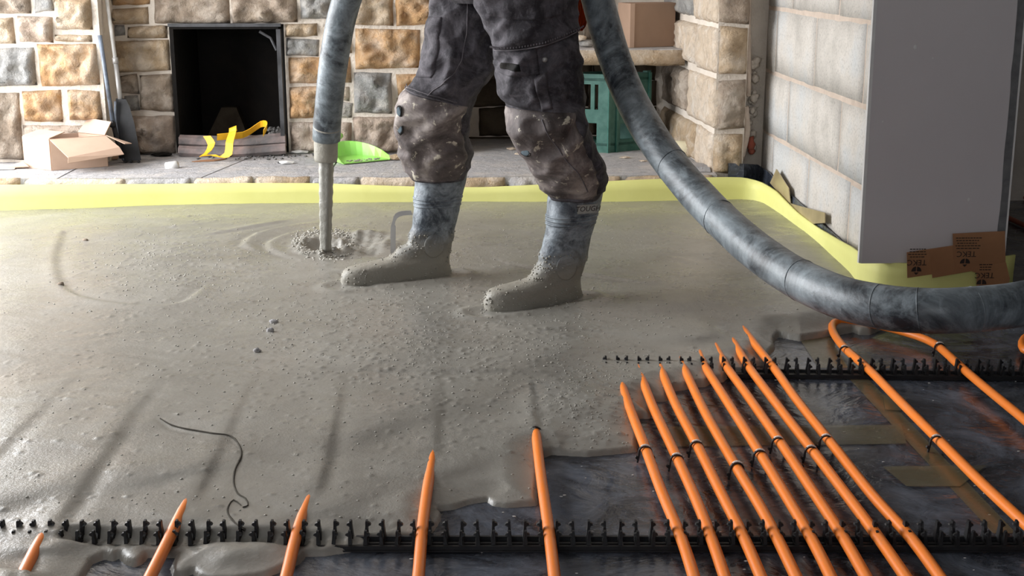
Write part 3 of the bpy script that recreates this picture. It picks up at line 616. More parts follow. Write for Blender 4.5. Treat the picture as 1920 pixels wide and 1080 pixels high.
# black membrane upstand behind the strip
up_px = [(1366, 306), (1395, 307), (1421, 309), (1440, 322), (1462, 345), (1490, 372), (1520, 400), (1560, 436), (1606, 478)]
rings = []
for i, (x_, y_) in enumerate(up_px):
    q = PY(x_, y_, YP - .035) if i < 3 else PX(x_, y_, WX - .018)
    if i == 2: q = PX(x_, y_, WX - .024)
    dr = Vector((0, .006, 0)) if i < 2 else (Vector((.004, .004, 0)) if i == 2 else Vector((.006, 0, 0)))
    b_ = .01
    rings.append([Vector((q.x, q.y, b_)), Vector((q.x, q.y, (q.z + b_) / 2)) - dr * (1 + i % 2), q, q + dr * .6, Vector((q.x, q.y, b_)) + dr * .6])
tag(MB().loft(rings).build('membrane_upstand', 'membrane', None, False, (1.1, 5, 0)), 'black plastic membrane turned up the wall behind the yellow strip', 'membrane')
def px_sheet(pp, X, name, mat, label, cat, th=-.003):
    p = [PX(a_, b_, X) for a_, b_ in pp]; n = len(p); o_ = Vector((th, 0, 0))
    mb = MB(); mb.add(p + [q + o_ for q in p], [tuple(range(n)), tuple(range(2 * n - 1, n - 1, -1))] + [(i, (i + 1) % n, (i + 1) % n + n, i + n) for i in range(n)])
    return tag(mb.build(name, mat, None, False, p[0]), label, cat)
px_sheet([(1457, 317), (1480, 353), (1483, 381), (1466, 368), (1445, 343)], WX - .028, 'tape', 'tape_pale', 'pale brown tape piece stuck upright on the block wall membrane, near the corner', 'tape')
px_sheet([(1483, 381), (1500, 386), (1548, 399), (1548, 418), (1520, 420), (1489, 400)], WX - .028, 'tape', 'tape_pale', 'pale brown tape strip lying along the membrane top on the block wall', 'tape')

# ------------------------------------------------------------------ plasterboard on the wall end with printed tape
YBd = 3.55
pb = thing('plasterboard', 'grey plasterboard sheet covering the end of the block wall', 'plasterboard', PY(1745, 497, YBd))
bl, br = PY(1613, 494, YBd), PY(1883, 494, YBd); zb = bl.z
BXL, BXR = bl.x, br.x; ztop = 2.3; lean = -.010
def bpt(x_, z_, y_): return Vector((x_ + lean * (z_ - zb), y_, z_))
mb = MB(); mb.hexa([bpt(BXL + .004, zb, YBd), bpt(BXR - .026, zb, YBd), bpt(BXR - .026, zb, YBd + .012), bpt(BXL + .004, zb, YBd + .012)] + [bpt(BXL + .004, ztop, YBd), bpt(BXR - .026, ztop, YBd), bpt(BXR - .026, ztop, YBd + .012), bpt(BXL + .004, ztop, YBd + .012)]); mb.build('board', 'plasterboard', pb)
mb = MB(); mb.hexa([bpt(BXL - .005, zb + .002, YBd - .001), bpt(BXL + .004, zb, YBd - .001), bpt(BXL + .004, zb, YBd + .013), bpt(BXL - .005, zb, YBd + .013)] + [bpt(BXL - .005, ztop, YBd - .001), bpt(BXL + .004, ztop, YBd - .001), bpt(BXL + .004, ztop, YBd + .013), bpt(BXL - .005, ztop, YBd + .013)]); mb.build('cut_edge', 'board_edge', pb)
mb = MB(); N = 40; vs = []
for i in range(N + 1):
    z_ = zb + (ztop - zb) * i / N; jx_ = random.uniform(-.002, .002); vs += [bpt(BXR - .027 + jx_, z_, YBd - .0008), bpt(BXR - .004, z_, YBd + .001), bpt(BXR - .004, z_, YBd + .012)]
mb.add(vs, [(3 * i, 3 * i + 1, 3 * i + 4, 3 * i + 3) for i in range(N)] + [(3 * i + 1, 3 * i + 2, 3 * i + 5, 3 * i + 4) for i in range(N)]); mb.build('tapered_edge', 'board_bevel', pb)
mb = MB(); mb.hexa([bpt(BXR - .004, zb, YBd - .002), bpt(BXR, zb, YBd - .002), bpt(BXR, zb, YBd + .014), bpt(BXR - .004, zb, YBd + .014)] + [bpt(BXR - .004, ztop, YBd - .002), bpt(BXR, ztop, YBd - .002), bpt(BXR, ztop, YBd + .014), bpt(BXR - .004, ztop, YBd + .014)]); mb.build('paper_edge', 'board_edge', pb)
for px_, py_, r_ in ((1716, 88, .007), (1749, 109, .003), (1816, 374, .005), (1655, 228, .003)):
    c = PY(px_, py_, YBd - .001); MB().lump(c, r_, px_, 1, (.8, .15, 1), .4).build('scuff', 'board_edge', pb)
def tape(pp, Y, label, prints):
    p = [PY(a_, b_, Y) for a_, b_ in pp]; n = len(p); o_ = Vector((0, -.0012, 0))
    mb = MB(); mb.add(p + [q + o_ for q in p], [tuple(range(n))[::-1], tuple(range(n, 2 * n))] + [(i, (i + 1) % n, (i + 1) % n + n, i + n) for i in range(n)])
    o = tag(mb.build('tape', 'tape_brown', None, False, p[0]), label, 'tape', 'printed brown tape pieces')
    for (tx, ty, lines, logo, wd) in prints:
        C = PY(tx, ty, Y - .0016); rot = Matrix.Rotation(PI, 4, 'Z') ; M_ = Matrix.Translation(C) @ Matrix.Rotation(PI / 2, 4, 'X') @ rot
        text_mesh('lettering', 'TEKC', .023, M_, 'print', o)
        mb = MB()
        for k in range(lines):
            zz = C.z + .016 + .0075 * k; ww = wd * random.uniform(.75, 1); x_ = C.x - ww / 2
            while x_ < C.x + ww / 2:
                l_ = random.uniform(.004, .010); mb.box(x_, x_ + l_, C.y - .0004, C.y, zz - .0013, zz + .0013); x_ += l_ + .002
        mb.build('small_print', 'print', o)
        if logo:
            lx, ly = logo; Q = PY(lx, ly, Y - .0016); mb = MB(); R_ = .013
            for sgn in (-1, 1):
                pp_ = [Q + Vector((sgn * .0015, 0, 0))] + [Q + Vector((sgn * (.0015 + R_ * math.sin(a)), 0, R_ * 1.1 * math.cos(a))) for a in [k * PI / 2 / 6 for k in range(7)]]
                nn_ = len(pp_); mb.add(pp_ + [q + Vector((0, -.0004, 0)) for q in pp_], [tuple(range(nn_)), tuple(range(nn_, 2 * nn_))])
            tri = [Q + Vector((-.007, 0, -.003)), Q + Vector((.007, 0, -.003)), Q + Vector((0, 0, -.010))]
            mb.add(tri + [q + Vector((0, -.0004, 0)) for q in tri], [(0, 1, 2), (3, 4, 5)]); mb.build('emblem', 'print', o)
    return o
tape([(1700, 473), (1787, 460), (1790, 508), (1701, 521)], YBd - .036 - .003, 'printed brown tape end on the yellow strip, leftmost of the tape pieces', [(1719, 492, 4, (1718, 509), .055)])
tape([(1742, 468), (1850, 450), (1852, 503), (1748, 521)], YBd - .036 - .0045, 'middle brown tape band with a dark fold, left of the wide piece', [])
tape([(1786, 438), (1884, 433), (1886, 530), (1850, 518), (1788, 497)], YBd - .036 - .006, 'wide brown tape piece over the lower right corner of the plasterboard', [(1812, 476, 5, (1809, 494), .07)])
tape([(1831, 500), (1886, 492), (1893, 522), (1888, 545), (1831, 550)], YBd - .036 - .0075, 'lowest brown tape piece just above the hose', [(1846, 516, 3, (1840, 533), .04)])

# ------------------------------------------------------------------ screed surface
poly_px = [(-200, 1300), (90, 1300), (150, 1082), (172, 1046), (196, 1036), (212, 1041), (222, 1034), (232, 1046), (250, 1053), (268, 1046), (276, 1034), (330, 1034), (318, 1055), (322, 1068), (340, 1071), (362, 1062), (374, 1072), (395, 1079), (440, 1079), (500, 1070), (545, 1056), (565, 1044), (572, 1032), (612, 1031), (640, 1026), (690, 1018), (688, 1004), (740, 1001), (795, 1001), (812, 985), (825, 968), (829, 955), (822, 948), (850, 945), (880, 935), (912, 930), (925, 938), (950, 941), (1008, 937), (1012, 852), (1035, 843), (1100, 846), (1195, 838), (1200, 776), (1220, 776), (1226, 744), (1250, 743), (1260, 725), (1285, 722), (1296, 718), (1322, 716), (1334, 709), (1356, 708), (1370, 696), (1402, 692), (1408, 678), (1436, 677), (1441, 660), (1454, 647), (1453, 630), (1460, 624), (1500, 632), (1545, 626), (1600, 615), (1612, 620), (1630, 620), (1680, 600), (1740, 568), (1800, 552), (1860, 545), (1900, 525), (1890, 480), (1640, 480), (1560, 420), (1440, 355), (1400, 345), (600, 345), (-250, 360)]
poly = np.array([PZ(x_, y_, 0.012)[:2] for x_, y_ in poly_px])
for i in range(len(poly)):
    if poly_px[i][1] < 500 and poly_px[i][0] < 1395: poly[i, 1] = 5.02 + (.0 if i else 0)
poly = np.vstack([poly, np.array([[-2.44, 5.0], [-2.44, 1.3]])])
def lin_of(px_, py_, z_=.04): q = PZ(px_, py_, z_); return (q.x, q.y)
ctrl = [(0, 900, .046), (0, 1079, .036), (95, 985, .034), (80, 1003, .0305), (62, 1040, .022), (42, 1073, .031), (130, 1040, .022), (200, 1045, .012), (350, 939, .0315), (320, 1000, .022), (250, 1000, .027), (430, 1000, .025), (420, 1060, .018), (585, 925, .0335), (562, 990, .025), (480, 960, .030), (650, 985, .024), (812, 850, .0335), (800, 930, .025), (760, 960, .025), (900, 900, .020), (1005, 806, .0335), (1010, 880, .026), (1100, 810, .022), (1158, 697, .0345), (1175, 750, .0325), (1190, 790, .025), (1197, 693, .034), (1230, 735, .02), (1238, 688, .034), (1277, 677, .034), (1315, 668, .034), (1343, 652, .034), (1378, 647, .034), (1397, 622, .034), (1425, 650, .022), (1556, 606, .034), (1590, 600, .036), (150, 800, .050), (300, 850, .044), (450, 760, .048), (620, 780, .046), (700, 650, .053), (850, 720, .046), (1000, 650, .049), (1080, 740, .04), (600, 500, .055), (1200, 560, .055), (1300, 620, .046), (300, 500, .055), (1480, 580, .048), (1600, 480, .055), (0, 600, .055), (300, 400, .055), (900, 400, .055), (1300, 400, .055)]
cpos = np.array([lin_of(a_, b_) for a_, b_, _ in ctrl]); ch = np.array([c_[2] for c_ in ctrl])
def ygrid():
    out_ = []; y = 1.58
    while y < 5.03: out_.append(y); y += .0042 + .0065 * max(0, (y - 2.2) / 2.8)
    return np.array(out_)
gy = ygrid(); gx = np.concatenate([np.arange(-2.42, -1.2, .010), np.arange(-1.2, 1.20, .0048), np.arange(1.20, 1.75, .008)])
GX, GY = np.meshgrid(gx, gy); pts2 = np.stack([GX.ravel(), GY.ravel()], 1)
def inside_poly(p, poly):
    x_, y_ = p[:, 0], p[:, 1]; ins = np.zeros(len(p), bool); n = len(poly)
    for i in range(n):
        x1, y1 = poly[i]; x2, y2 = poly[(i + 1) % n]
        c_ = ((y1 > y_) != (y2 > y_)) & (x_ < (x2 - x1) * (y_ - y1) / (y2 - y1 + 1e-12) + x1); ins ^= c_
    return ins
def seg_dist(p, a, b):
    ab = b - a; t = np.clip(((p - a) @ ab) / (ab @ ab + 1e-12), 0, 1); d = p - (a + t[:, None] * ab); return np.hypot(d[:, 0], d[:, 1]), t
ins = inside_poly(pts2, poly)
dist = np.full(len(pts2), 9.0)
for i in range(len(poly)):
    a_, b_ = poly[i], poly[(i + 1) % len(poly)]
    if a_[1] > 4.9 and b_[1] > 4.9: continue
    d, _ = seg_dist(pts2, a_, b_); dist = np.minimum(dist, d)
sd = np.where(ins, dist, -dist)
nz = sum(np.sin(pts2[:, 0] * f1 + p1) * np.sin(pts2[:, 1] * f2 + p2) * a for f1, f2, p1, p2, a in ((61, 47, 1, 2, .0015), (23, 31, 2, 1, .003)))
sd = sd + nz * .6
wsum = np.zeros(len(pts2)); hsum = np.zeros(len(pts2))
for c_, hv in zip(cpos, ch):
    d2 = ((pts2 - c_) ** 2).sum(1); w_ = 1 / (d2 + .0003) ** 2.4; wsum += w_; hsum += w_ * hv
H = hsum / wsum
lip = np.sqrt(np.clip(1 - (1 - np.clip(sd / .011, 0, 1)) ** 2, 0, 1))
body_ = np.clip(sd / .075, 0, 1); body_ = body_ * body_ * (3 - 2 * body_)
H = H * (.48 * lip + .52 * body_)
far = np.clip((pts2[:, 1] - 3.0) / .5, 0, 1)
H = H + lip * .0012 * (np.sin(pts2[:, 0] * 7 + np.sin(pts2[:, 1] * 5) * 1.4) * np.sin(pts2[:, 1] * 6 + 1)) + lip * .0005 * np.sin(pts2[:, 0] * 33 + 3 * np.sin(pts2[:, 1] * 21)) * np.sin(pts2[:, 1] * 41 + 2 * np.sin(pts2[:, 0] * 17))
# rail trough
ya = PZ(0, 1018, .01).y; xa = PZ(0, 1018, .01).x; yb_ = PZ(690, 1018, .01).y; xb_ = PZ(690, 1018, .01).x
yr = ya + (yb_ - ya) * (pts2[:, 0] - xa) / (xb_ - xa)
xm1 = PZ(110, 1018, .01).x
m_ = np.exp(-((pts2[:, 1] - yr) / .020) ** 4) * np.clip((pts2[:, 0] - xm1) / .03, 0, 1)
H = H * (1 - m_) + np.minimum(H, .0115 + .002 * np.sin(pts2[:, 0] * 200)) * m_
def stroke(px_pts, fn, width, z_=.05):
    global H
    P_ = np.array([lin_of(a_, b_, z_) for a_, b_ in px_pts]); best = np.full(len(pts2), 9.0); side = np.zeros(len(pts2)); tt = np.zeros(len(pts2)); L = len(P_) - 1
    lo = P_.min(0) - width * 3; hi = P_.max(0) + width * 3; sel = np.where(((pts2 >= lo) & (pts2 <= hi)).all(1))[0]; q = pts2[sel]
    b = np.full(len(q), 9.0); s_ = np.zeros(len(q)); t_ = np.zeros(len(q))
    for i in range(L):
        d, t = seg_dist(q, P_[i], P_[i + 1]); ab = P_[i + 1] - P_[i]; cr = ab[0] * (q[:, 1] - P_[i][1]) - ab[1] * (q[:, 0] - P_[i][0])
        m = d < b; b[m] = d[m]; s_[m] = np.sign(cr[m]); t_[m] = (i + t[m]) / L
    H[sel] += fn(b * s_, t_) * lip[sel]
def smooth_px(pp, step=8):
    return [(q.x, q.y) for q in catmull([Vector((a_, b_, 0)) for a_, b_ in pp], step)]
def rut(pp, amp=.006, wd=.018, fade=True):   # pp ordered away from the camera; left side positive
    stroke(pp, lambda s, t: (amp * .55 * np.exp(-(s / np.where(s > 0, wd * 2.6, wd * .75)) ** 2) - amp * .25 * np.exp(-((s + wd * 1.2) / wd) ** 2)) * (((1 - t) ** .7 if fade else 1) * (.15 + .85 * np.clip(t / .14, 0, 1))), wd * 4, .042)
rut(smooth_px([(90, 985), (130, 930), (200, 840), (260, 755), (310, 700)], 30), .011, .020)
rut(smooth_px([(352, 935), (400, 850), (440, 770), (480, 690)], 30), .009, .018)
rut(smooth_px([(586, 922), (605, 860), (622, 790), (640, 700)], 30), .010, .018)
rut(smooth_px([(812, 846), (815, 780), (818, 690)], 30), .006, .016)
rut(smooth_px([(1004, 800), (997, 750), (990, 700)], 30), .009, .011)
rut(smooth_px([(-40, 880), (60, 780), (150, 690)], 30), .005, .022)
rut(smooth_px([(20, 1115), (45, 1070)], 10), .008, .02, False)
crack = lambda s, t: -.0006 * np.exp(-(s / .005) ** 2)
stroke(smooth_px([(395, 812), (432, 818), (448, 835), (452, 855), (441, 880), (438, 905), (445, 925), (460, 935), (465, 948), (455, 952)], 5), crack, .02)
stroke(smooth_px([(452, 948), (438, 938), (428, 950), (427, 963), (440, 980), (458, 992), (475, 1000)], 5), crack, .02)
stroke(smooth_px([(295, 783), (325, 800), (395, 812)], 6), lambda s, t: -.003 * np.exp(-(s / .008) ** 2) * np.sin(t * 2.6 + .4), .03)
stroke(smooth_px([(118, 440), (106, 480), (108, 515), (125, 545), (160, 560), (215, 570), (280, 574), (340, 568), (375, 545)], 10), lambda s, t: -.0035 * np.tanh(s / .010) * np.exp(-(s / .04) ** 2), .12)
for pp, a_ in (([(600, 430), (540, 440), (500, 460), (520, 478), (570, 492)], .006), ([(610, 415), (540, 425), (480, 440), (455, 462), (500, 482)], .006), ([(380, 445), (460, 430), (560, 412)], .004), ([(870, 600), (960, 620), (1080, 615), (1250, 625)], .003), ([(600, 690), (760, 693), (1000, 690), (1150, 690)], .003), ([(840, 540), (950, 545), (1100, 585)], .003), ([(900, 480), (1000, 500), (1250, 540)], .003), ([(620, 520), (640, 512), (720, 545)], .006)):
    stroke(smooth_px(pp, 12), lambda s, t, a_=a_: a_ * np.tanh(s / .012) * np.exp(-(s / .035) ** 2) * np.sin(PI * np.clip(t, .02, .98)), .10)
# crater under the stream and churned patch beside it
def gauss(px_, py_, rx, ry, a_, z_=.055):
    global H
    q = PZ(px_, py_, z_); dx = (pts2[:, 0] - q.x) / rx; dy = (pts2[:, 1] - q.y) / ry; H += a_ * np.exp(-(dx * dx + dy * dy)) * lip
q = PZ(610, 462, .055); dx = pts2[:, 0] - q.x; dy = (pts2[:, 1] - q.y) * .8; r = np.hypot(dx, dy); an = np.arctan2(dy, dx)
H += lip * (.010 * np.exp(-((r - .085) / .030) ** 2) * (1 + .2 * np.sin(an * 7)) - .034 * np.exp(-(r / .06) ** 2))
gauss(672, 452, .07, .10, -.022); gauss(645, 478, .10, .05, -.012); gauss(690, 437, .05, .04, .014); gauss(718, 460, .04, .10, .014); gauss(668, 440, .018, .05, .010); gauss(700, 470, .03, .04, -.018)
qm = PZ(675, 455, .055); dm = np.exp(-(((pts2[:, 0] - qm.x) / .13) ** 2 + ((pts2[:, 1] - qm.y) / .18) ** 2) ** 2)
H += dm * .004 * (np.sin(pts2[:, 0] * 110 + pts2[:, 1] * 60) * np.sin(pts2[:, 1] * 70 - pts2[:, 0] * 50) + .5 * np.sin(pts2[:, 0] * 240) * np.sin(pts2[:, 1] * 200))
# wakes about the boots
for (a_, b_) in (((640, 540), (850, 515)), ((905, 585), (1092, 560))):
    stroke([a_, b_], lambda s, t: .006 * np.exp(-((np.abs(s) - .055) / .02) ** 2), .1)
# grains and lumps stamped in
nx_ = len(gx); ny_ = len(gy); HG = H.reshape(ny_, nx_); SDG = sd.reshape(ny_, nx_)
def stamp(px_, py_, r, a_, z_=.05):
    q = PZ(px_, py_, z_); i0, i1 = np.searchsorted(gy, [q.y - r * 2, q.y + r * 2]); j0, j1 = np.searchsorted(gx, [q.x - r * 2, q.x + r * 2])
    if i1 - i0 < 1 or j1 - j0 < 1: return
    xx, yy = np.meshgrid(gx[j0:j1], gy[i0:i1]); d2 = ((xx - q.x) ** 2 + (yy - q.y) ** 2) / (r * r)
    HG[i0:i1, j0:j1] += np.where(SDG[i0:i1, j0:j1] > .01, a_ * np.exp(-d2 * 1.6), 0)
for _ in range(900):
    stamp(rng.uniform(0, 1900), rng.uniform(400, 980), rng.uniform(.004, .007), rng.uniform(.001, .003))
for _ in range(1500):
    stamp(rng.normal(800, 260), rng.normal(610, 90), rng.uniform(.004, .008), rng.uniform(.001, .0035))
for _ in range(500):
    stamp(rng.normal(1110, 60), rng.normal(720, 60), rng.uniform(.004, .007), rng.uniform(.001, .0025))
for _ in range(400):
    stamp(rng.normal(330, 90), rng.normal(490, 40), rng.uniform(.005, .008), rng.uniform(.001, .003))
for _ in range(700):
    a_ = rng.uniform(0, 2 * PI); rr = rng.normal(.085, .018); qx = q.x if False else PZ(610, 462, .055).x + math.cos(a_) * rr; qy = PZ(610, 462, .055).y + math.sin(a_) * rr * 1.2
    i0, i1 = np.searchsorted(gy, [qy - .014, qy + .014]); j0, j1 = np.searchsorted(gx, [qx - .014, qx + .014]); xx, yy = np.meshgrid(gx[j0:j1], gy[i0:i1])
    HG[i0:i1, j0:j1] += rng.uniform(.001, .0035) * np.exp(-((xx - qx) ** 2 + (yy - qy) ** 2) / .007 ** 2)
keep = (sd > -.014).reshape(ny_, nx_)
kf = keep[:-1, :-1] & keep[1:, :-1] & keep[:-1, 1:] & keep[1:, 1:]
SDG = sd.reshape(ny_, nx_)
HG = np.where(SDG <= 0.0015, (SDG - .0015) * 1.2 + .0018, np.maximum(HG, .0018))
ii, jj = np.where(kf); v00 = ii * nx_ + jj; quads = np.stack([v00, v00 + 1, v00 + nx_ + 1, v00 + nx_], 1)
used, inv = np.unique(quads.ravel(), return_inverse=True); quads = inv.reshape(-1, 4)
co = np.stack([pts2[used, 0], pts2[used, 1], HG.ravel()[used]], 1).astype(np.float32)
me = bpy.data.meshes.new('screed'); me.vertices.add(len(co)); me.vertices.foreach_set('co', co.ravel()); me.loops.add(len(quads) * 4); me.loops.foreach_set('vertex_index', quads.ravel().astype(np.int32))
me.polygons.add(len(quads)); me.polygons.foreach_set('loop_start', np.arange(0, len(quads) * 4, 4, dtype=np.int32)); me.polygons.foreach_set('loop_total', np.full(len(quads), 4, np.int32))
me.update(calc_edges=True); me.polygons.foreach_set('use_smooth', np.ones(len(quads), bool)); me.materials.append(MT['screed'])
so = bpy.data.objects.new('screed', me); COL.objects.link(so); tag(so, 'wet grey screed spread over the floor around the boots', 'screed', kind='stuff')
print('screed quads', len(quads))
def screed_z(x_, y_):
    i = min(max(int(np.searchsorted(gy, y_)), 0), ny_ - 1); j = min(max(int(np.searchsorted(gx, x_)), 0), nx_ - 1); return float(HG[i, j])
# loose pebbles
def streak(pp, w_, name):
    P_ = [PZ(a_, b_, .05) for a_, b_ in smooth_px(pp, 6)]; mb = MB(); vs = []; n = len(P_)
    for i, p in enumerate(P_):
        z_ = .05
        for _k in range(4): p = PZ(*smooth_px(pp, 6)[i], z_); z_ = screed_z(p.x, p.y)
        p = PZ(*smooth_px(pp, 6)[i], z_); t = P_[min(i + 1, n - 1)] - P_[max(i - 1, 0)]; nn = Vector((-t.y, t.x, 0)).normalized() * w_ * (.25 + .75 * math.sin(PI * min(.98, max(.02, i / n))) ** .5) * (1 + .4 * noise.noise(p * 60)); vs += [p + nn + Vector((0, 0, .0012)), p + Vector((0, 0, .0024)), p - nn + Vector((0, 0, .0012)), p + Vector((0, 0, -.004))]
    mb.add(vs, [(4 * i + a, 4 * i + (a + 1) % 4, 4 * i + 4 + (a + 1) % 4, 4 * i + 4 + a) for i in range(n - 1) for a in range(4)]); mb.build(name, 'crack_shade', so, True)
MT['crack_shade'] = simple('crack_shade', (0.085, 0.077, 0.066), (0.12, 0.11, 0.094), 40, 0.95, spec=0.05)  # dark colour of a laid-on strip, paints the shade inside the crack
streak([(300, 785), (330, 800), (395, 812), (432, 818), (448, 835), (452, 855), (441, 880), (438, 905), (445, 925), (460, 935), (465, 948), (455, 952)], .0022, 'crack_shade_line')
streak([(452, 948), (438, 938), (428, 950), (427, 963), (440, 980), (458, 992), (478, 1002)], .0018, 'crack_shade_line')
mb = MB(); bmi = bmesh.new(); bmesh.ops.create_icosphere(bmi, subdivisions=1, radius=1.0); IV = [v.co.copy() for v in bmi.verts]; IF = [tuple(v.index for v in f.verts) for f in bmi.faces]; bmi.free()
bmi = bmesh.new(); bmesh.ops.create_icosphere(bmi, subdivisions=1, radius=1.0); bmi.free()
def grain(px_, py_, r_):
    q = PZ(px_, py_, .05); z_ = screed_z(q.x, q.y)
    if z_ < .012 or not (1.7 < q.y < 4.95): return
    c = Vector((q.x, q.y, z_ + r_ * .15)); sx, sy, sz = random.uniform(.7, 1.4), random.uniform(.7, 1.2), random.uniform(.35, .6)
    mb.add([c + Vector((v.x * sx, v.y * sy, v.z * sz)) * r_ for v in IV], IF)
for _ in range(700): grain(random.uniform(0, 1500), random.uniform(400, 960), random.uniform(.0012, .0028))
for _ in range(1500): grain(random.gauss(820, 260), random.gauss(600, 90), random.uniform(.0014, .0032))
for _ in range(500): grain(random.gauss(1100, 70), random.gauss(730, 60), random.uniform(.0012, .0026))
for _ in range(350): grain(random.gauss(300, 90), random.gauss(490, 40), random.uniform(.0015, .0035))
for _ in range(500):
    a_ = random.uniform(0, 2 * PI); k_ = random.gauss(1, .16); grain(612 + 52 * k_ * math.cos(a_), 460 + 24 * k_ * math.sin(a_), random.uniform(.002, .0055))
MT['screed_grain'] = simple('screed_grain', (0.40, 0.38, 0.33), (0.30, 0.285, 0.25), 50, 0.45)
gr = mb.build('screed_grains', 'screed_grain', so, True); gr['kind'] = 'stuff'
for px_, py_, r_, lab in ((513, 602, .009, 'pale pebble on the wet screed, farther of the two beside each other'), (507, 619, .009, 'pale pebble on the wet screed, nearer of the two beside each other'), (482, 655, .008, 'white pebble alone on the screed left of the pair'), (160, 450, .007, 'dark pebble on the screed near the yellow strip'), (114, 534, .008, 'dark pebble at the edge of the curved ripple'), (1228, 1, 0, '')):
    if not r_: continue
    c = PZ(px_, py_, .056); c.z = screed_z(c.x, c.y) + r_ * .3
    tag(MB().lump(c, r_, px_, 2, (1.2, 1, .8), .5).build('pebble', 'stone_slab' if 'dark' not in lab else 'stone_brown', None, True, c), lab, 'pebble', 'pebbles on the screed')

# clear tape strips stuck on the membrane
def floor_tape(pp, label, z_=.0012):
    p = [PZ(a_, b_, z_) for a_, b_ in pp]; n = len(p); mb = MB(); mb.add(p + [q + Vector((0, 0, .0008)) for q in p], [tuple(range(n))[::-1], tuple(range(n, 2 * n))] + [(i, (i + 1) % n, (i + 1) % n + n, i + n) for i in range(n)])
    tag(mb.build('tape', 'film', None, False, p[0]), label, 'tape', 'clear tape strips on the membrane')
floor_tape([(1590, 708), (1625, 708), (1905, 1000), (1862, 1000)], 'clear tape strip running under the right pipe towards the front rail')
floor_tape([(1255, 800), (1690, 797), (1700, 832), (1240, 838)], 'clear tape strip crossing beneath the dense group of pipes', .0022)
floor_tape([(1655, 875), (1850, 873), (1800, 912), (1700, 912)], 'short clear tape patch on the membrane beside the right pipe', .0032)
floor_tape([(1502, 640), (1550, 620), (1590, 690), (1535, 690)], 'clear tape strip behind the rear rail by the pipe bend')
floor_tape([(1655, 740), (1700, 745), (1690, 770), (1660, 768)], 'small clear tape tab between the dense pipes and the right pipe', .0042)
# flecks of white debris on the membrane
mb = MB()
for _ in range(110):
    px_, py_ = random.uniform(620, 1915), random.uniform(700, 1079); qd = PZ(px_, py_, 0)
    if screed_z(qd.x, qd.y) < 0 or py_ > 1045: mb.lump(qd + Vector((0, 0, .001)), random.uniform(.0012, .0026), _, 1, (1.5, .8, .5), .4)
tag(mb.build('debris_flecks', 'white_plastic', None, False, (1, 2, 0)), 'tiny white debris flecks scattered on the black membrane', 'debris', kind='stuff')

# ------------------------------------------------------------------ pipe rails
def rail(name, A, B, label, offs, skip_to=None):
    d = (B - A).normalized(); n = Vector((-d.y, d.x, 0)); L = (B - A).length; M_ = Matrix((d, n, Vector((0, 0, 1)))).transposed().to_4x4(); M_.translation = A
    t = thing(name, label, 'pipe rail', A); mb = MB()
    mb.box(0, L, -.024, .024, .0015, .0045, M_); mb.box(0, L, -.022, -.016, .0045, .0115, M_); mb.box(0, L, .014, .020, .0045, .0125, M_); mb.box(0, L, -.003, .003, .0045, .008, M_)
    k = 0
    for o_ in offs:
        for s_ in (-.0155, .0155): mb.box(o_ + s_ - .002, o_ + s_ + .002, -.020, .018, .0045, .011, M_)
    mb.build('rail_base', 'black_plastic', t)
    first = None; me_ = None
    for o_ in offs:
        if me_ is None:
            c_ = MB()
            for s_ in (-1, 1):
                for yy, zt, w2 in ((.012, .044, .0085), (-.012, .036, .0060)):
                    x0_ = s_ * .0125
                    c_.hexa([(x0_ - .0036, yy - w2, .006), (x0_ + .0036, yy - w2, .006), (x0_ + .0036, yy + w2, .006), (x0_ - .0036, yy + w2, .006), (x0_ - .0018 + s_ * .0015, yy - w2 * .5, zt), (x0_ + .0018 + s_ * .0015, yy - w2 * .5, zt), (x0_ + .0018 + s_ * .0015, yy + w2 * .5, zt), (x0_ - .0018 + s_ * .0015, yy + w2 * .5, zt)])
                    c_.hexa([(x0_ - s_ * .001, yy - w2 * .8, zt - .012), (x0_ + s_ * .0085, yy - w2 * .4, zt - .008), (x0_ + s_ * .0085, yy + w2 * .4, zt - .008), (x0_ - s_ * .001, yy + w2 * .8, zt - .012), (x0_ - s_ * .001, yy - w2 * .6, zt - .001), (x0_ + s_ * .0075, yy - w2 * .3, zt - .005), (x0_ + s_ * .0075, yy + w2 * .3, zt - .005), (x0_ - s_ * .001, yy + w2 * .6, zt - .001)])
                c_.hexa([(s_ * .010, -.010, .012), (s_ * .015, -.010, .012), (s_ * .017, .010, .018), (s_ * .012, .010, .018), (s_ * .010, -.008, .018), (s_ * .015, -.008, .018), (s_ * .017, .010, .026), (s_ * .012, .010, .026)])
            me_ = bpy.data.meshes.new('clip'); me_.from_pydata([v[:] for v in c_.v], [], c_.f); me_.materials.append(MT['black_plastic'])
        o = bpy.data.objects.new('clip', me_); COL.objects.link(o); o.parent = t
        R_ = M_.copy(); R_.translation = Vector((0, 0, 0)) + d * o_; o.matrix_local = R_ @ Matrix.Rotation(random.uniform(-.06, .06), 4, 'Z')
    return t, A, d
def rail_offs(A, d, ref_px, z_, step, L):
    r0 = PZ(ref_px[0], ref_px[1], z_); s0 = (r0 - A).dot(d) % step; out_ = []; s = s0
    while s < L - .01:
        if s > .01: out_.append(s)
        s += step
    return out_
A1, B1 = PZ(-60, 1019, .006), PZ(1990, 1020, .006); A1.z = B1.z = 0; d1 = (B1 - A1).normalized()
L1 = (B1 - A1).length
pA, pB = PZ(790, 1008, .024), PZ(1030, 1008, .024); st1 = (pB - pA).length / 4
rail('pipe_rail', A1, B1, 'black barbed pipe rail across the foreground, partly sunk in screed', rail_offs(A1, d1, (790, 1008), .024, st1, L1))
A2, B2 = PZ(1130, 698, .006), PZ(2000, 706, .006); A2.z = B2.z = 0; d2_ = (B2 - A2).normalized(); L2 = (B2 - A2).length
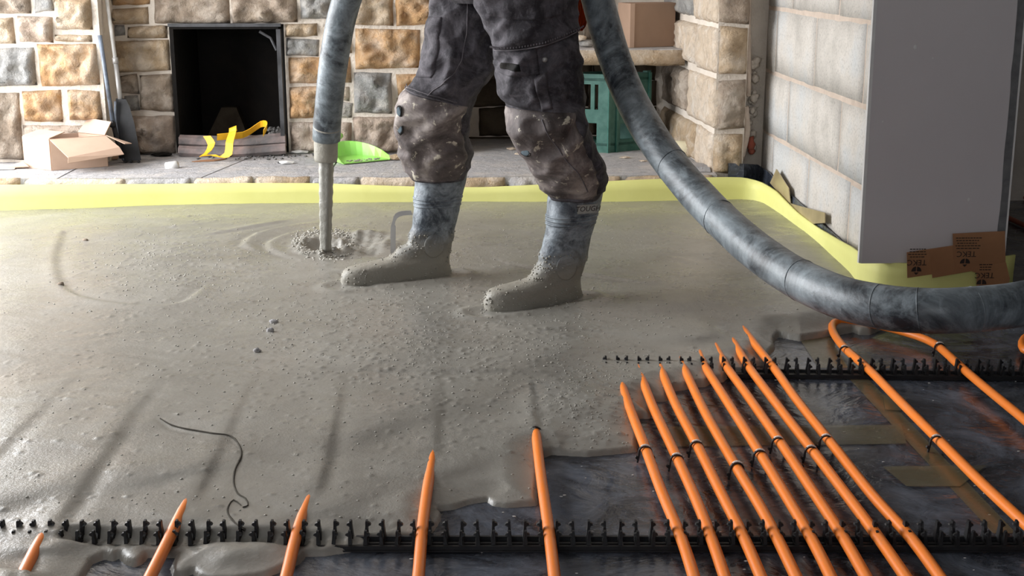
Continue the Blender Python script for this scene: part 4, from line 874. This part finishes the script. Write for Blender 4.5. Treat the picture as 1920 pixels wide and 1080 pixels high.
rail('pipe_rail', A2, B2, 'black barbed pipe rail farther back, level with the screed edge', rail_offs(A2, d2_, (1626, 690), .024, .0512, L2))

# ------------------------------------------------------------------ heating pipes
PR = .0102; PZc = .0245
def smoothz(pts): return catmull(pts, .03)
def staple(parent, px_, py_, dvec, white=True):
    c = PZ(px_, py_, PZc + .006); c.z = PZc; d = Vector((dvec[0], dvec[1], 0)).normalized(); n = Vector((-d.y, d.x, 0)); M_ = Matrix((n, d, Vector((0, 0, 1)))).transposed().to_4x4(); M_.translation = c
    rs = []; R_ = PR + .0022
    prof = [Vector((-R_ - .003, 0, -.022)), Vector((-R_ - .0005, 0, -.008))] + [Vector((-math.cos(a) * R_, 0, math.sin(a) * R_)) for a in [PI * k / 8 for k in range(9)]] + [Vector((R_ + .0005, 0, -.008)), Vector((R_ + .003, 0, -.022))]
    def arc(ps, hw, th):
        mb = MB(); rings = []
        for i, p in enumerate(ps):
            t = (ps[min(i + 1, len(ps) - 1)] - ps[max(i - 1, 0)]).normalized(); nn = Vector((-t.z, 0, t.x)); rings.append([M_ @ (p + Vector((0, -hw, 0)) - nn * th), M_ @ (p + Vector((0, hw, 0)) - nn * th), M_ @ (p + Vector((0, hw, 0)) + nn * th), M_ @ (p + Vector((0, -hw, 0)) + nn * th)])
        return mb.loft(rings)
    o = arc(prof, .0028, .0016).build('staple', 'black_plastic', parent)
    for s_ in (-1, 1):
        pass
    for s_ in (-1, 1):
        mb = MB(); mb.hexa([M_ @ Vector(v) for v in ((s_ * (R_ + .001), -.003, -.018), (s_ * (R_ + .008), -.003, -.012), (s_ * (R_ + .008), .003, -.012), (s_ * (R_ + .001), .003, -.018), (s_ * (R_ + .001), -.003, -.008), (s_ * (R_ + .006), -.003, -.008), (s_ * (R_ + .006), .003, -.008), (s_ * (R_ + .001), .003, -.008))]); mb.build('barb', 'black_plastic', o)
    if white: arc([p * 1.0 + Vector((0, 0, .0026)) for p in prof[4:9]], .0020, .0012).build('cap', 'white_plastic', o)
def pipe(pp, label, buried=(), before=(), staples=(), group='orange heating pipes on the front rail', zb_=None):
    P_ = [PZ(a_, b_, PZc) for a_, b_ in before] + [PZ(a_, b_, PZc) for a_, b_ in pp] + [PZ(a_, b_, PZc) - Vector((0, 0, .010 + .008 * k_)) for k_, (a_, b_) in enumerate(buried)]
    ex = (P_[0] - P_[1]).normalized() * .25; P_ = [P_[0] + ex] + P_
    P_ = smoothz(P_)
    for _ in range(4): P_ = [P_[0]] + [(P_[i - 1] + P_[i] * 2 + P_[i + 1]) / 4 for i in range(1, len(P_) - 1)] + [P_[-1]]
    for q in P_: q.z += .0012 * noise.noise(q * 3)
    t = thing('heating_pipe', label, 'pipe', P_[0], group)
    MB().tube(P_, PR, 18).build('tube', 'pipe', t, True)
    for (sx, sy, wh) in staples:
        c = PZ(sx, sy, PZc); k = min(range(1, len(P_) - 1), key=lambda i: (P_[i] - c).length); dv = P_[k + 1] - P_[k - 1]; staple(t, sx, sy, dv, wh)
    return t
pipe([(45, 1073), (62, 1037), (80, 1005)], 'orange pipe showing only a short stub in the screed at the far left', [(130, 930), (200, 840), (260, 755)], [(10, 1140)])
pipe([(275, 1095), (290, 1065), (320, 1005), (349, 945)], 'second orange pipe from the left, dipping into the screed behind the rail', [(400, 850), (440, 770)])
pipe([(533, 1095), (540, 1070), (553, 1010), (572, 955), (585, 925)], 'third orange pipe from the left, dipping into the screed behind the rail', [(605, 860), (622, 790)])
pipe([(783, 1095), (786, 1070), (790, 1010), (800, 925), (812, 850)], 'fourth orange pipe from the left, nearest the torn screed edge', [(815, 780), (818, 690)])
pipe([(1040, 1085), (1036, 1050), (1028, 985), (1014, 889), (1004, 806)], 'orange pipe standing alone with a black staple where it enters the screed', [(997, 750), (990, 700)], staples=[(1004, 806, False)])
dense = [[(1303, 1088), (1280, 1015), (1240, 920), (1210, 840), (1190, 790), (1175, 750), (1157, 695)], [(1361, 1088), (1336, 1015), (1307, 940), (1270, 860), (1225, 765), (1197, 692)],
    [(1428, 1085), (1397, 1012), (1355, 930), (1307, 835), (1265, 755), (1237, 687)], [(1494, 1085), (1458, 1010), (1420, 940), (1380, 875), (1320, 770), (1280, 685), (1275, 675)],
    [(1559, 1085), (1520, 1007), (1425, 850), (1355, 740), (1320, 685), (1314, 668)], [(1625, 1085), (1581, 1007), (1520, 915), (1460, 825), (1400, 740), (1360, 685), (1343, 652)],
    [(1700, 1085), (1645, 1005), (1570, 905), (1520, 840), (1450, 750), (1405, 690), (1378, 646)], [(1764, 1085), (1706, 1005), (1645, 940), (1550, 820), (1490, 745), (1455, 695), (1420, 652), (1397, 622)]]
dst = [(1210, 842), (1269, 858), (1306, 833), (1382, 873), (1425, 850), (1459, 826), (1521, 843), (1549, 822)]
ordn = ['leftmost', 'second', 'third', 'fourth', 'fifth', 'sixth', 'seventh', 'rightmost']
for i, (pp, st) in enumerate(zip(dense, dst)):
    a, b = pp[-2], pp[-1]; bur = [(b[0] + (b[0] - a[0]) / max(1, a[1] - b[1]) * 45, b[1] - 45)]
    pos = ordn[i] + (' of the eight' if i in (0, 7) else ' from the left of the eight')
    pipe(pp, pos + ' close-set orange pipes, one staple holding it', bur, staples=[(*st, True)], group='eight close-set orange pipes')
pipe([(1925, 985), (1840, 905), (1760, 825), (1685, 750), (1626, 690), (1585, 655), (1562, 625), (1556, 608), (1568, 601), (1595, 600), (1650, 610), (1700, 624), (1745, 637), (1772, 660), (1812, 697), (1925, 790), (1990, 850)], 'orange pipe bent in a loop under the black hose on the right', staples=[(1584, 654, True), (1756, 823, True), (1762, 648, True)], group='orange pipes right of the dense group')
pipe([(1960, 650), (1925, 664), (1913, 648), (1922, 627), (1960, 618)], 'orange pipe bend just entering at the right edge below the hose', group='orange pipes right of the dense group')

# ------------------------------------------------------------------ concrete hose
hz = thing('delivery_hose', 'thick dusty black screed hose pouring left and hanging round to the right edge', 'hose', PZ(612, 465, .055))
right = [(1104, -70, 3.56), (1121, 0, 3.52), (1149, 100, 3.46), (1190, 200, 3.38), (1253, 300, 3.22), (1340, 400, 3.0), (1445, 490, 2.72), (1550, 548, 2.5), (1650, 575, 2.38), (1750, 583, 2.32), (1850, 578, 2.32), (1930, 566, 2.36), (2050, 535, 2.5)]
left = [(612, 262, 4.06), (613, 235, 4.05), (616, 200, 4.03), (621, 150, 4.0), (628, 100, 3.98), (638, 45, 3.96), (650, 0, 3.94), (672, -70, 3.90)]
RH = .0435
LP = [PY(*q) for q in left]; RP = [PY(*q) for q in right]
mid = [Vector((-.30, 3.86, 1.18)), Vector((-.18, 3.80, 1.36)), Vector((.02, 3.78, 1.50)), Vector((.20, 3.74, 1.46)), Vector((.30, 3.68, 1.28)), Vector((.33, 3.60, 1.08))]
path = catmull(LP + mid + RP, .025)
MB().tube(path, RH, 28, wob=.035).build('hose_body', 'hose_rubber', hz, True)
nz_ = [PY(611, 303, 4.07), PY(611, 296, 4.07), PY(611, 270, 4.06), PY(612, 248, 4.055), PY(613, 238, 4.05)]
MB().tube(nz_, [.035, .0375, .038, .0385, .0445], 24).build('coated_end', 'screed_dry', hz, True)
def ring_at(px_, py_, Y, r=.002, rt=1.02, tilt=(0, 0, 0)):
    c = PY(px_, py_, Y); k = min(range(1, len(path) - 1), key=lambda i: (path[i] - c).length); t = ((path[k + 1] - path[k - 1]).normalized() + Vector(tilt)).normalized(); a = t.orthogonal().normalized(); b = t.cross(a)
    pts_ = [path[k] + (a * math.cos(x_) + b * math.sin(x_)) * RH * rt for x_ in [2 * PI * i / 32 for i in range(33)]]
    MB().tube(pts_, r, 6, caps=False).build('wrap_ridge', 'hose_rubber', hz, True)
for a in ((1640, 573, 2.38), (1728, 583, 2.33), (1822, 580, 2.31), (1350, 410, 2.98), (1258, 306, 3.2), (1160, 130, 3.43), (1500, 525, 2.6)): ring_at(*a, .0014, 1.0, tilt=(.12, 0, .12))
for a in ((634, 60, 3.96), (627, 110, 3.98), (620, 155, 4.0), (614, 225, 4.04)): ring_at(*a, .0014, 1.0, tilt=(-.2, 0, .1))
# falling screed
sp = []; rr_ = []
for i, y_ in enumerate(range(296, 476, 6)): sp.append(PY(611 - (y_ - 296) * .005, y_, 4.08)); rr_.append(.0235 - .00003 * (y_ - 296) + .0012 * math.sin(y_ * .3))
mb = MB(); n = 22; rings = []
for i, p in enumerate(sp):
    rings.append([p + Vector((math.cos(a), math.sin(a), 0)) * rr_[i] * (1 + .07 * math.sin(a * 5 + i * .06) + .04 * math.sin(a * 9 - i * .1)) for a in [2 * PI * k / n for k in range(n)]])
mb.loft(rings); tag(mb.build('screed_stream', 'screed_flow', None, True, sp[-1]), 'grey stream of liquid screed falling from the hose end', 'stream', kind='stuff')
# bent grey bar standing in the screed behind the left boot
lb = thing('level_hook', 'bent flat grey bar standing in the screed behind the farther boot', 'bar', PZ(737, 468, .05))
pts = catmull([PY(737, 475, 3.95), PY(737, 440, 3.95), PY(738, 418, 3.95), PY(743, 405, 3.95), PY(755, 400, 3.95), PY(772, 399, 3.95)], .01)
mb = MB(); ribbon(mb, pts, [((.016, 0, 0) if i < len(pts) * .55 else (.006, 0, -.014)) for i in range(len(pts))], .003); mb.build('bar', 'steel', lb)
# ------------------------------------------------------------------ worker
pr = thing('person', 'person in dirt-caked dark work trousers and grey rubber boots wading in screed, holding the hose', 'person', (.0, 3.62, .02))
def interp(tab, v, k):
    for (a, b) in zip(tab[:-1], tab[1:]):
        if a[0] <= v <= b[0]:
            f = (v - a[0]) / (b[0] - a[0]); f = f * f * (3 - 2 * f) * .5 + f * .5; return a[k] + (b[k] - a[k]) * f
    return tab[-1][k] if v > tab[-1][0] else tab[0][k]
# boots -------------------------------------------------------------
def boot(toe_px, heel_px, lean, label_side, yshift=0):
    toe = PZ(*toe_px, .055); heel = PZ(*heel_px, .055); u = (toe - heel); u.z = 0; L = u.length; u.normalize(); v = Vector((-u.y, u.x, 0))
    k = L / .30
    tab = [(.004, .006, .288, .045), (.02, 0, .298, .050), (.045, -.002, .302, .052), (.065, 0, .302, .052), (.082, .002, .298, .051), (.096, .003, .286, .048), (.104, .003, .258, .044), (.108, .003, .226, .041), (.112, .003, .192, .039), (.119, .002, .170, .038), (.132, .0, .156, .038), (.148, .0, .148, .039), (.165, -.001, .143, .041), (.20, -.001, .134, .043), (.25, -.004, .134, .049), (.30, -.008, .138, .055), (.34, -.011, .141, .058), (.385, -.014, .144, .060)]
    rings = []; n = 48; Z_ = [tab[0][0] + (tab[-1][0] - tab[0][0]) * i / 70 for i in range(71)]
    for z_ in Z_:
        a, b, w_ = (interp(tab, z_, j) for j in (1, 2, 3)); b = .002 + (b) * k if z_ < .15 else b; sh_ = lean * max(0, (z_ - .10)) / .27
        ring = []
        for i in range(n):
            th = 2 * PI * i / n; c_, s_ = math.cos(th), math.sin(th)
            x_ = (a + b) / 2 + (b - a) / 2 * (abs(c_) ** .85) * (1 if c_ > 0 else -1); low = max(0, 1 - z_ / .11)
            wl = w_ * (1 - .20 * low * math.exp(-((x_ - .10) / .045) ** 2)) * (1 - .12 * low * (x_ < .07)); y_ = wl * (abs(s_) ** .80) * (1 if s_ > 0 else -1)
            p = heel + u * (x_ + sh_) + v * y_; p.z = z_
            cr = .0035 * noise.noise(Vector((x_ * 14, y_ * 14, z_ * 26)) + heel) + .004 * math.sin(z_ * 120 + x_ * 30) * math.exp(-((z_ - .16) / .035) ** 2) * (1 if x_ > .03 else .6)
            mud = .004 * max(0, noise.noise(Vector((x_ * 60, y_ * 60, z_ * 60)))) * (1 if z_ < .17 else 0)
            p += (u * c_ + v * s_) * (cr + mud); ring.append(p)
        rings.append(ring)
    t = MB().loft(rings).build('boot', 'boot_rubber', pr, True)
    return t, heel, u, v, Z_, rings
bf = boot((643, 531), (843, 510), -.045, 1); bn = boot((911, 574), (1088, 553), -.050, 1)
bf[0]['label'] = 'farther grey rubber boot, toe pointing left'; bn[0]['label'] = 'nearer grey rubber boot with the printed patch'
def boot_band(B, z0, z1, out_, name, mat='boot_rubber'):
    rings = [r for r, z_ in zip(B[5], B[4]) if z0 <= z_ <= z1]; c = [sum(r, Vector()) / len(r) for r in rings]
    rr = [[p + (p - cc).normalized() * out_ for p in r] for r, cc in zip(rings, c)]
    mb = MB(); mb.loft([rings[0]] + rr + [rings[-1]], caps=False); return mb.build(name, mat, B[0], True)
for B in (bf, bn):
    for z_ in (.268, .279, .290): boot_band(B, z_ - .004, z_ + .004, .0022, 'top_ridge')
    if B is bn: pass
    # ankle pad
    rings = B[5]; k = 26; c = B[1] + B[2] * .065 + B[3] * .0; 
    side = B[3] if B[3].y < 0 else -B[3]
    q = c + side * .040; q.z = .15
    mb = MB(); mb.lump((0, 0, 0), 1, 2, 3, (1, 1, 1), .0); mb.v = [q + B[2] * (p.x * .032) + side * (p.y * (.005 if B is bf else .002)) + Vector((0, 0, p.z * .036)) for p in mb.v]; mb.build('ankle_pad', 'boot_rubber', B[0], True)
    # screed lumps clinging on toe and instep
    mb = MB()
    for i in range(420):
        j = random.randrange(6, 34); r_ = rings[j]; p = random.choice(r_)
        if (p - B[1]).dot(B[2]) < .06 and random.random() < .7: continue
        mb.lump(p, random.uniform(.0016, .0042), i, 1, (1, 1, .8), .5)
    mb.build('screed_splatter', 'screed_dry', B[0], True)['kind'] = 'stuff'
# printed patch on the nearer boot
q = PY(1098, 389, 3.40); B = bn; side = B[3] if B[3].y < 0 else -B[3]
# find nearest surface point toward camera
bestp = min((p for r, z_ in zip(B[5], B[4]) if .27 < z_ < .37 for p in r if (p - B[1]).dot(side) > 0), key=lambda p: (Vector(((p - Vector((0, 0, CZ))).dot(RT) / (p - Vector((0, 0, CZ))).dot(FW) * F + 960, 540 - (p - Vector((0, 0, CZ))).dot(UP) / (p - Vector((0, 0, CZ))).dot(FW) * F)) - Vector((1098, 389))).length)
xd = Vector((.96, .28, 0)).normalized(); tiltM = Matrix((xd, Vector((-.04, 0, 1)).normalized(), xd.cross(Vector((-.04, 0, 1))).normalized())).transposed().to_4x4(); tiltM.translation = bestp + side * .003
mb = MB(); mb.v = []; mb.box(-.030, .030, -.0125, .0125, -.006, .002, tiltM); pt = mb.build('printed_patch', 'boot_band' if 'boot_band' in MT else 'tape_patch', B[0]) if False else None
MT['patch_print'] = simple('patch_print', (0.42, 0.42, 0.38), (0.30, 0.30, 0.28), 30, 0.6)
pt = mb.build('printed_patch', 'patch_print', B[0])
Mt = tiltM @ Matrix.Translation((0, 0, .0024)); pth = text_mesh('lettering', 'TOUGH', .0205, Mt, 'print', pt.parent, shear=.25); pth.name = 'patch_lettering'
# trousers ----------------------------------------------------------
# rows: z-like py, left px, right px, depth Y
farL = [(-70, 800, 948), (0, 806, 940), (50, 803, 938), (100, 793, 936), (130, 788, 930), (150, 775, 916), (165, 762, 902), (182, 754, 890), (205, 749, 882), (235, 747, 879), (262, 750, 879), (292, 754, 883), (312, 762, 882), (328, 769, 872), (336, 772, 868)]
nearL = [(-70, 886, 1072), (0, 893, 1074), (50, 912, 1078), (85, 927, 1083), (120, 930, 1088), (160, 937, 1092), (185, 948, 1094), (205, 953, 1096), (240, 957, 1102), (280, 976, 1117), (312, 996, 1133), (335, 1008, 1135), (352, 1019, 1129), (366, 1030, 1124), (372, 1034, 1120)]
Yfar = [(-70, 3.60, 0), (100, 3.63, 0), (220, 3.66, 0), (336, 3.765, 0)]
Ynear = [(-70, 3.46, 0), (150, 3.43, 0), (240, 3.41, 0), (372, 3.485, 0)]
def crease(p, sd_, amp):
    a = noise.noise(Vector((p.x * 9, p.y * 9, p.z * 14)) + Vector((sd_, 0, 0))); b = 1 - abs(noise.noise(Vector((p.x * 7 + p.z * 6, p.y * 8, p.z * 10 - p.x * 8)) + Vector((0, sd_, 0)))) * 3.2
    c = 1 - abs(noise.noise(Vector((p.x * 16 - p.z * 12, p.y * 16, p.z * 18 + p.x * 6)) + Vector((0, 0, sd_)))) * 3
    return amp * (.7 * a + .60 * max(-.6, b) + .42 * max(-.5, c))
def leg_pt(leg, py, th, off=0.0):
    tab, yt, sd_ = (farL, Yfar, 3.1) if leg == 'far' else (nearL, Ynear, 8.4)
    xl, xr = interp(tab, py, 1), interp(tab, py, 2); Y = interp(yt, py, 1); a = PY(xl, py, Y); b = PY(xr, py, Y); c = (a + b) / 2; ra = (b - a).length / 2
    rb = ra * (.92 if py < 150 else .95); p = c + Vector((math.cos(th) * ra, -math.sin(th) * rb, 0))
    nrm = Vector((math.cos(th), -math.sin(th), 0)); kz = 1.0 if py > 60 else .8
    amp = .0185 * kz
    if 130 < py < 190: amp = .017
    f = crease(p, sd_, amp)
    hemp = py - (322 if leg == 'far' else 358)
    if hemp > 0: f *= .5
    edge = abs(math.cos(th)) ** 6; return p + nrm * (f * (1 - .55 * edge) + off) + Vector((0, 0, 0))
def leg_mesh(leg, y0, y1, ny_=110, n=84):
    rings = []
    for j in range(ny_ + 1):
        py = y0 + (y1 - y0) * j / ny_; rings.append([leg_pt(leg, py, 2 * PI * k / n) for k in range(n)])
    return rings
mb = MB(); 
for leg, y1 in (('far', 336), ('near', 372)): 
    r = leg_mesh(leg, -66, y1); c = [sum(q, Vector()) / len(q) for q in (r[-1],)]
    r.append([c[0] + (p - c[0]) * .86 + Vector((0, 0, .006)) for p in r[-1]]); r.append([p + Vector((0, 0, .03)) for p in r[-1]])
    mb.loft(r)
hip = []
for z_, rx, ry, cx, cy in ((.865, .13, .12, .09, 3.53), (.89, .165, .145, .085, 3.54), (.93, .185, .170, .085, 3.53), (1.00, .182, .160, .08, 3.54), (1.07, .165, .13, .075, 3.57)):
    hip.append([Vector((cx + math.cos(a) * rx, cy - math.sin(a) * ry, z_)) for a in [2 * PI * k / 60 for k in range(60)]])
mb.loft(hip)
tr = mb.build('trousers', 'work_cloth', pr, True)
def shell(leg, y0f, y1f, th0, th1, off, name, mat, ny_=40, n=44, parent=None, smooth=True):
    rows = []
    for j in range(ny_ + 1):
        row = []
        for i in range(n + 1):
            fth = i / n; th = th0 + (th1 - th0) * fth; y0 = y0f(fth) if callable(y0f) else y0f; y1 = y1f(fth) if callable(y1f) else y1f
            py = y0 + (y1 - y0) * j / ny_; e = min(fth, 1 - fth, j / ny_, 1 - j / ny_); row.append(leg_pt(leg, py, th, off * min(1, .25 + e * 9)))
        rows.append(row)
    W_ = n + 1; vs = [p for r in rows for p in r]; fs = [(j * W_ + i, j * W_ + i + 1, (j + 1) * W_ + i + 1, (j + 1) * W_ + i) for j in range(ny_) for i in range(n)]
    inner = []; rim = [(0, i) for i in range(n)] + [(j, n) for j in range(ny_)] + [(ny_, i) for i in range(n, 0, -1)] + [(j, 0) for j in range(ny_, 0, -1)]
    k0 = len(vs)
    for (j, i) in rim:
        fth = i / n; th = th0 + (th1 - th0) * fth; y0 = y0f(fth) if callable(y0f) else y0f; y1 = y1f(fth) if callable(y1f) else y1f
        vs.append(leg_pt(leg, y0 + (y1 - y0) * j / ny_, th, -.002))
    m = len(rim)
    for k in range(m): a = rim[k]; b = rim[(k + 1) % m]; fs.append((b[0] * W_ + b[1], a[0] * W_ + a[1], k0 + k, k0 + (k + 1) % m))
    return link_mesh(name, vs, fs, mat, parent or tr, smooth)
R = math.radians
shell('far', lambda f: 158 + 38 * (1 - f) ** 1.3 - 8 * f, 333, R(38), R(262), .007, 'knee_patch', 'patch')
shell('near', lambda f: 205 - 12 * math.sin(f * PI) * .5, lambda f: 366, R(52), R(262), .008, 'knee_patch', 'patch')
# seams
def seam(leg, pts_, name='seam', r=.0016, mat='seam', parent=None, off=.0075):
    P_ = [leg_pt(leg, py, R(th), off) for py, th in pts_]; P_ = [P_[0]] + P_[1:]
    q = []
    for (a, b) in zip(pts_[:-1], pts_[1:]):
        for k in range(8): q.append(leg_pt(leg, a[0] + (b[0] - a[0]) * k / 8, R(a[1] + (b[1] - a[1]) * k / 8), off))
    q.append(leg_pt(leg, pts_[-1][0], R(pts_[-1][1]), off)); MB().tube(q, r, 6).build(name, mat, parent or tr, True)
seam('far', [(-20, 88), (60, 85), (110, 88), (150, 100), (172, 108)], off=.001)
seam('far', [(60, 150), (110, 140), (140, 148)], off=.001)
seam('far', [(160, 165), (168, 130), (180, 90), (192, 60)], off=.010); seam('far', [(156, 168), (163, 130), (174, 92), (186, 62)], off=.010)
seam('near', [(215, 100), (300, 85), (350, 70)], off=.0095)
# cargo pocket, flap with label and button on the nearer leg
shell('near', lambda f: 110, lambda f: 190 + 12 * (1 - f), R(95), R(178), .012, 'cargo_pocket', 'work_cloth', 24, 24)
fp_ = shell('near', lambda f: 84 + 6 * f, lambda f: 132 + 8 * math.sin(f * PI), R(92), R(158), .019, 'pocket_flap', 'work_cloth', 20, 20)
shell('near', lambda f: 111, lambda f: 126 + 4 * (1 - f), R(108), R(146), .022, 'pocket_label', 'soot', 6, 10, parent=fp_)
MB().lump(leg_pt('near', 106, R(84), .012), .007, 1, 2, (1, .6, 1), .05).build('press_stud', 'steel', tr, True)
shell('near', lambda f: 128 + 10 * f, lambda f: 196 + 4 * f, R(84), R(100), .016, 'pocket_fold', 'work_cloth', 16, 8)
shell('far', lambda f: 30, lambda f: 142, R(128), R(170), .006, 'side_pocket', 'work_cloth', 24, 14)
# holster pocket hanging over the hip
hp = shell('near', lambda f: -62, lambda f: 54 + 40 * math.sin(min(1, f * 1.25) * PI / 2) ** 1.2 if f > .0 else 54, R(22), R(160), .026, 'holster_pocket', 'work_cloth', 36, 44)
q = []
for i in range(45):
    f = i / 44; py = (54 + 40 * math.sin(min(1, f * 1.25) * PI / 2) ** 1.2) - 4; q.append(leg_pt('near', py, R(22) + (R(160) - R(22)) * f, .026 * min(1, .25 + min(f, 1 - f) * 9) * .9 + .001))
MB().tube(q, .0018, 6).build('hem_stitching', 'seam', hp, True)
mb = MB()
for i in range(2, 43):
    f = i / 44
    for dy in (-9,):
        py = (54 + 40 * math.sin(min(1, f * 1.25) * PI / 2) ** 1.2) + dy; p = leg_pt('near', py, R(22) + (R(160) - R(22)) * f, .0275); mb.lump(p, .0022, i, 1, (1, .5, 1.4), .1)
mb.build('stitches', 'seam', hp)['kind'] = 'stuff'
shell('near', lambda f: -62, lambda f: 30 + 10 * math.sin(f * PI), R(50), R(140), .034, 'pouch', 'work_cloth', 24, 24, parent=hp)
# holes in the knee patches showing the pad
MT['pad_blue'] = simple('pad_blue', (0.07, 0.09, 0.105), (0.10, 0.125, 0.14), 20, 0.95, spec=0.1)
def hole(leg, py, th, rx, rz, off=.0072):
    p = leg_pt(leg, py, R(th), off); nrm = (leg_pt(leg, py, R(th), off + .01) - p).normalized(); tx = Vector((-nrm.y, nrm.x, 0)).normalized()
    for nm, m_, k, o_ in (('tear', 'soot', 1.25, 0), ('knee_pad', 'pad_blue', .92, .0016)):
        mb = MB(); mb.lump((0, 0, 0), 1, int(py) + k, 2, (1, 1, 1), .25); mb.v = [p + nrm * o_ + tx * (v.x * rx * k) + nrm * (v.y * .0014) + Vector((0, 0, v.z * rz * k)) for v in mb.v]; mb.build(nm, m_, tr, True)
hole('far', 205, 146, .012, .016); hole('far', 236, 142, .012, .014)
hole('near', 279, 142, .018, .010)
# orange cloth hanging behind the hip
og = MB(); pp = [(1066, -30), (1098, -30), (1100, 20), (1097, 42), (1084, 56), (1078, 40), (1071, 20)]
p = [PY(a_, b_, 3.72) for a_, b_ in pp]; N_ = 9; vs = []; 
rows = [(-40, 1062, 1104), (-10, 1064, 1103), (20, 1071, 1103), (38, 1076, 1102), (50, 1080, 1098), (58, 1083, 1092)]
rings = []
for py, xl, xr in rows:
    ring = []
    for i in range(N_ * 2 + 1):
        f = i / (N_ * 2); q_ = PY(xl + (xr - xl) * f, py, 3.72 + (.010 if i % 2 else -.006)); ring.append(q_)
    ring += [q_ + Vector((0, .008, 0)) for q_ in reversed(ring)]; rings.append(ring)
og.loft(rings).build('orange_cloth', 'orange_cloth', pr)
# body: one continuous skinned figure inside the clothes
def skin_fig(name, verts, edges, radii, mat, parent, root=0, sub=2):
    me = bpy.data.meshes.new(name); base_ = org(parent); me.from_pydata([(Vector(v) - base_)[:] for v in verts], edges, []); me.materials.append(MT[mat])
    o = bpy.data.objects.new(name, me); COL.objects.link(o); o.parent = parent; ORG[o.name] = base_
    o.modifiers.new('skin', 'SKIN').use_smooth_shade = True; sv = me.skin_vertices[0].data
    for i, r in enumerate(radii):
        sv[i].radius = (r, r) if not isinstance(r, tuple) else r
    sv[root].use_root = True
    m = o.modifiers.new('sub', 'SUBSURF'); m.levels = sub; m.render_levels = sub; return o
def bc(B, z_):
    r_ = min(zip(B[4], B[5]), key=lambda q_: abs(q_[0] - z_))[1]; return sum(r_, Vector()) / len(r_)
def lc(leg, py): return (leg_pt(leg, py, 0) + leg_pt(leg, py, PI)) / 2
V = [(.085, 3.55, .95), (.08, 3.57, 1.12), (.04, 3.60, 1.28), (-.01, 3.63, 1.42), (-.05, 3.64, 1.49), (-.09, 3.65, 1.56), (-.11, 3.65, 1.66),
     tuple(lc('far', -30)), tuple(lc('far', 235)), tuple(bc(bf, .30)), tuple(bf[1] + bf[2] * .070 + Vector((0, 0, .10 - bf[1].z))), tuple(bf[1] + bf[2] * .20 + Vector((0, 0, .06 - bf[1].z))),
     tuple(lc('near', -30)), tuple(lc('near', 250)), tuple(bc(bn, .29)), tuple(bn[1] + bn[2] * .070 + Vector((0, 0, .10 - bn[1].z))), tuple(bn[1] + bn[2] * .20 + Vector((0, 0, .06 - bn[1].z))),
     (-.02, 3.79, 1.40), (-.20, 3.86, 1.17), (-.31, 3.80, 1.13), (-.36, 3.82, 1.11),
     (-.03, 3.46, 1.40), (-.13, 3.50, 1.15), (-.27, 3.68, 1.02), (-.34, 3.78, .99)]
Eg = [(0, 1), (1, 2), (2, 3), (3, 4), (4, 5), (5, 6), (0, 7), (7, 8), (8, 9), (9, 10), (10, 11), (0, 12), (12, 13), (13, 14), (14, 15), (15, 16), (3, 17), (17, 18), (18, 19), (19, 20), (3, 21), (21, 22), (22, 23), (23, 24)]
Rd = [.09, .12, .13, .10, .055, .075, .085, .07, .045, .032, .024, .024, .07, .045, .032, .024, .024, .055, .042, .030, .026, .055, .042, .030, .026]
body = skin_fig('body', V, Eg, Rd, 'skin', pr)
jk = skin_fig('jacket', [(.085, 3.54, 1.0)] + V[1:5] + V[17:20] + V[21:24], [(0, 1), (1, 2), (2, 3), (3, 4), (3, 5), (5, 6), (6, 7), (3, 8), (8, 9), (9, 10)], [.205, .175, .16, .12, .07, .075, .058, .045, .075, .058, .045], 'work_cloth', pr)
def hand(w_, tip, palm_n, name):
    w_ = Vector(w_); d = (Vector(tip) - w_).normalized(); n_ = Vector(palm_n).normalized(); s_ = d.cross(n_).normalized()
    for k in range(4):
        b_ = w_ + d * .055 + s_ * (.024 - .016 * k); ln = (.030, .033, .031, .025)[k]
        p_ = [w_ + d * .01 + s_ * (.012 - .008 * k), b_, b_ + d * ln + n_ * .008, b_ + d * (ln + .008) + n_ * (.008 + ln * .8), b_ + d * (ln - .012) + n_ * (.02 + ln * 1.1)]
        MB().tube(catmull(p_, .008), .0088, 8, wob=.05).build('finger', 'skin', body, True)
    p_ = [w_ + s_ * .02 + d * .01, w_ + s_ * .042 + d * .03, w_ + s_ * .046 + d * .055 + n_ * .02]; MB().tube(catmull(p_, .008), .010, 8).build('thumb', 'skin', body, True)
    MB().lump(w_ + d * .035, .045, 3, 2, (1, .8, .8), .05).build('palm', 'skin', body, True)
hand(V[19], V[20], (.3, .3, -.8), 'hand'); hand(V[23], V[24], (.2, .8, .3), 'hand')
hd = Vector((-.105, 3.65, 1.64))
MB().lump(hd + Vector((.015, 0, .035)), .103, 2, 3, (1.02, .82, .98), .06).build('hair', 'hair', pr, True)
MB().lump(hd + Vector((-.095, 0, -.015)), .016, 1, 2, (1, .7, 1.1), .05).build('nose', 'skin', body, True)
for s_ in (-1, 1):
    MB().lump(hd + Vector((-.080, .032 * s_, .012)), .010, 1, 2, (.6, 1.2, .7), 0).build('eye', 'white_plastic', body, True)
    MB().lump(hd + Vector((.01, .085 * s_, -.005)), .022, 1, 2, (.8, .35, 1.2), .1).build('ear', 'skin', body, True)
MB().lump(hd + Vector((-.082, 0, -.052)), .016, 1, 2, (.5, 1.4, .35), .05).build('mouth', 'brick_red', body, True)
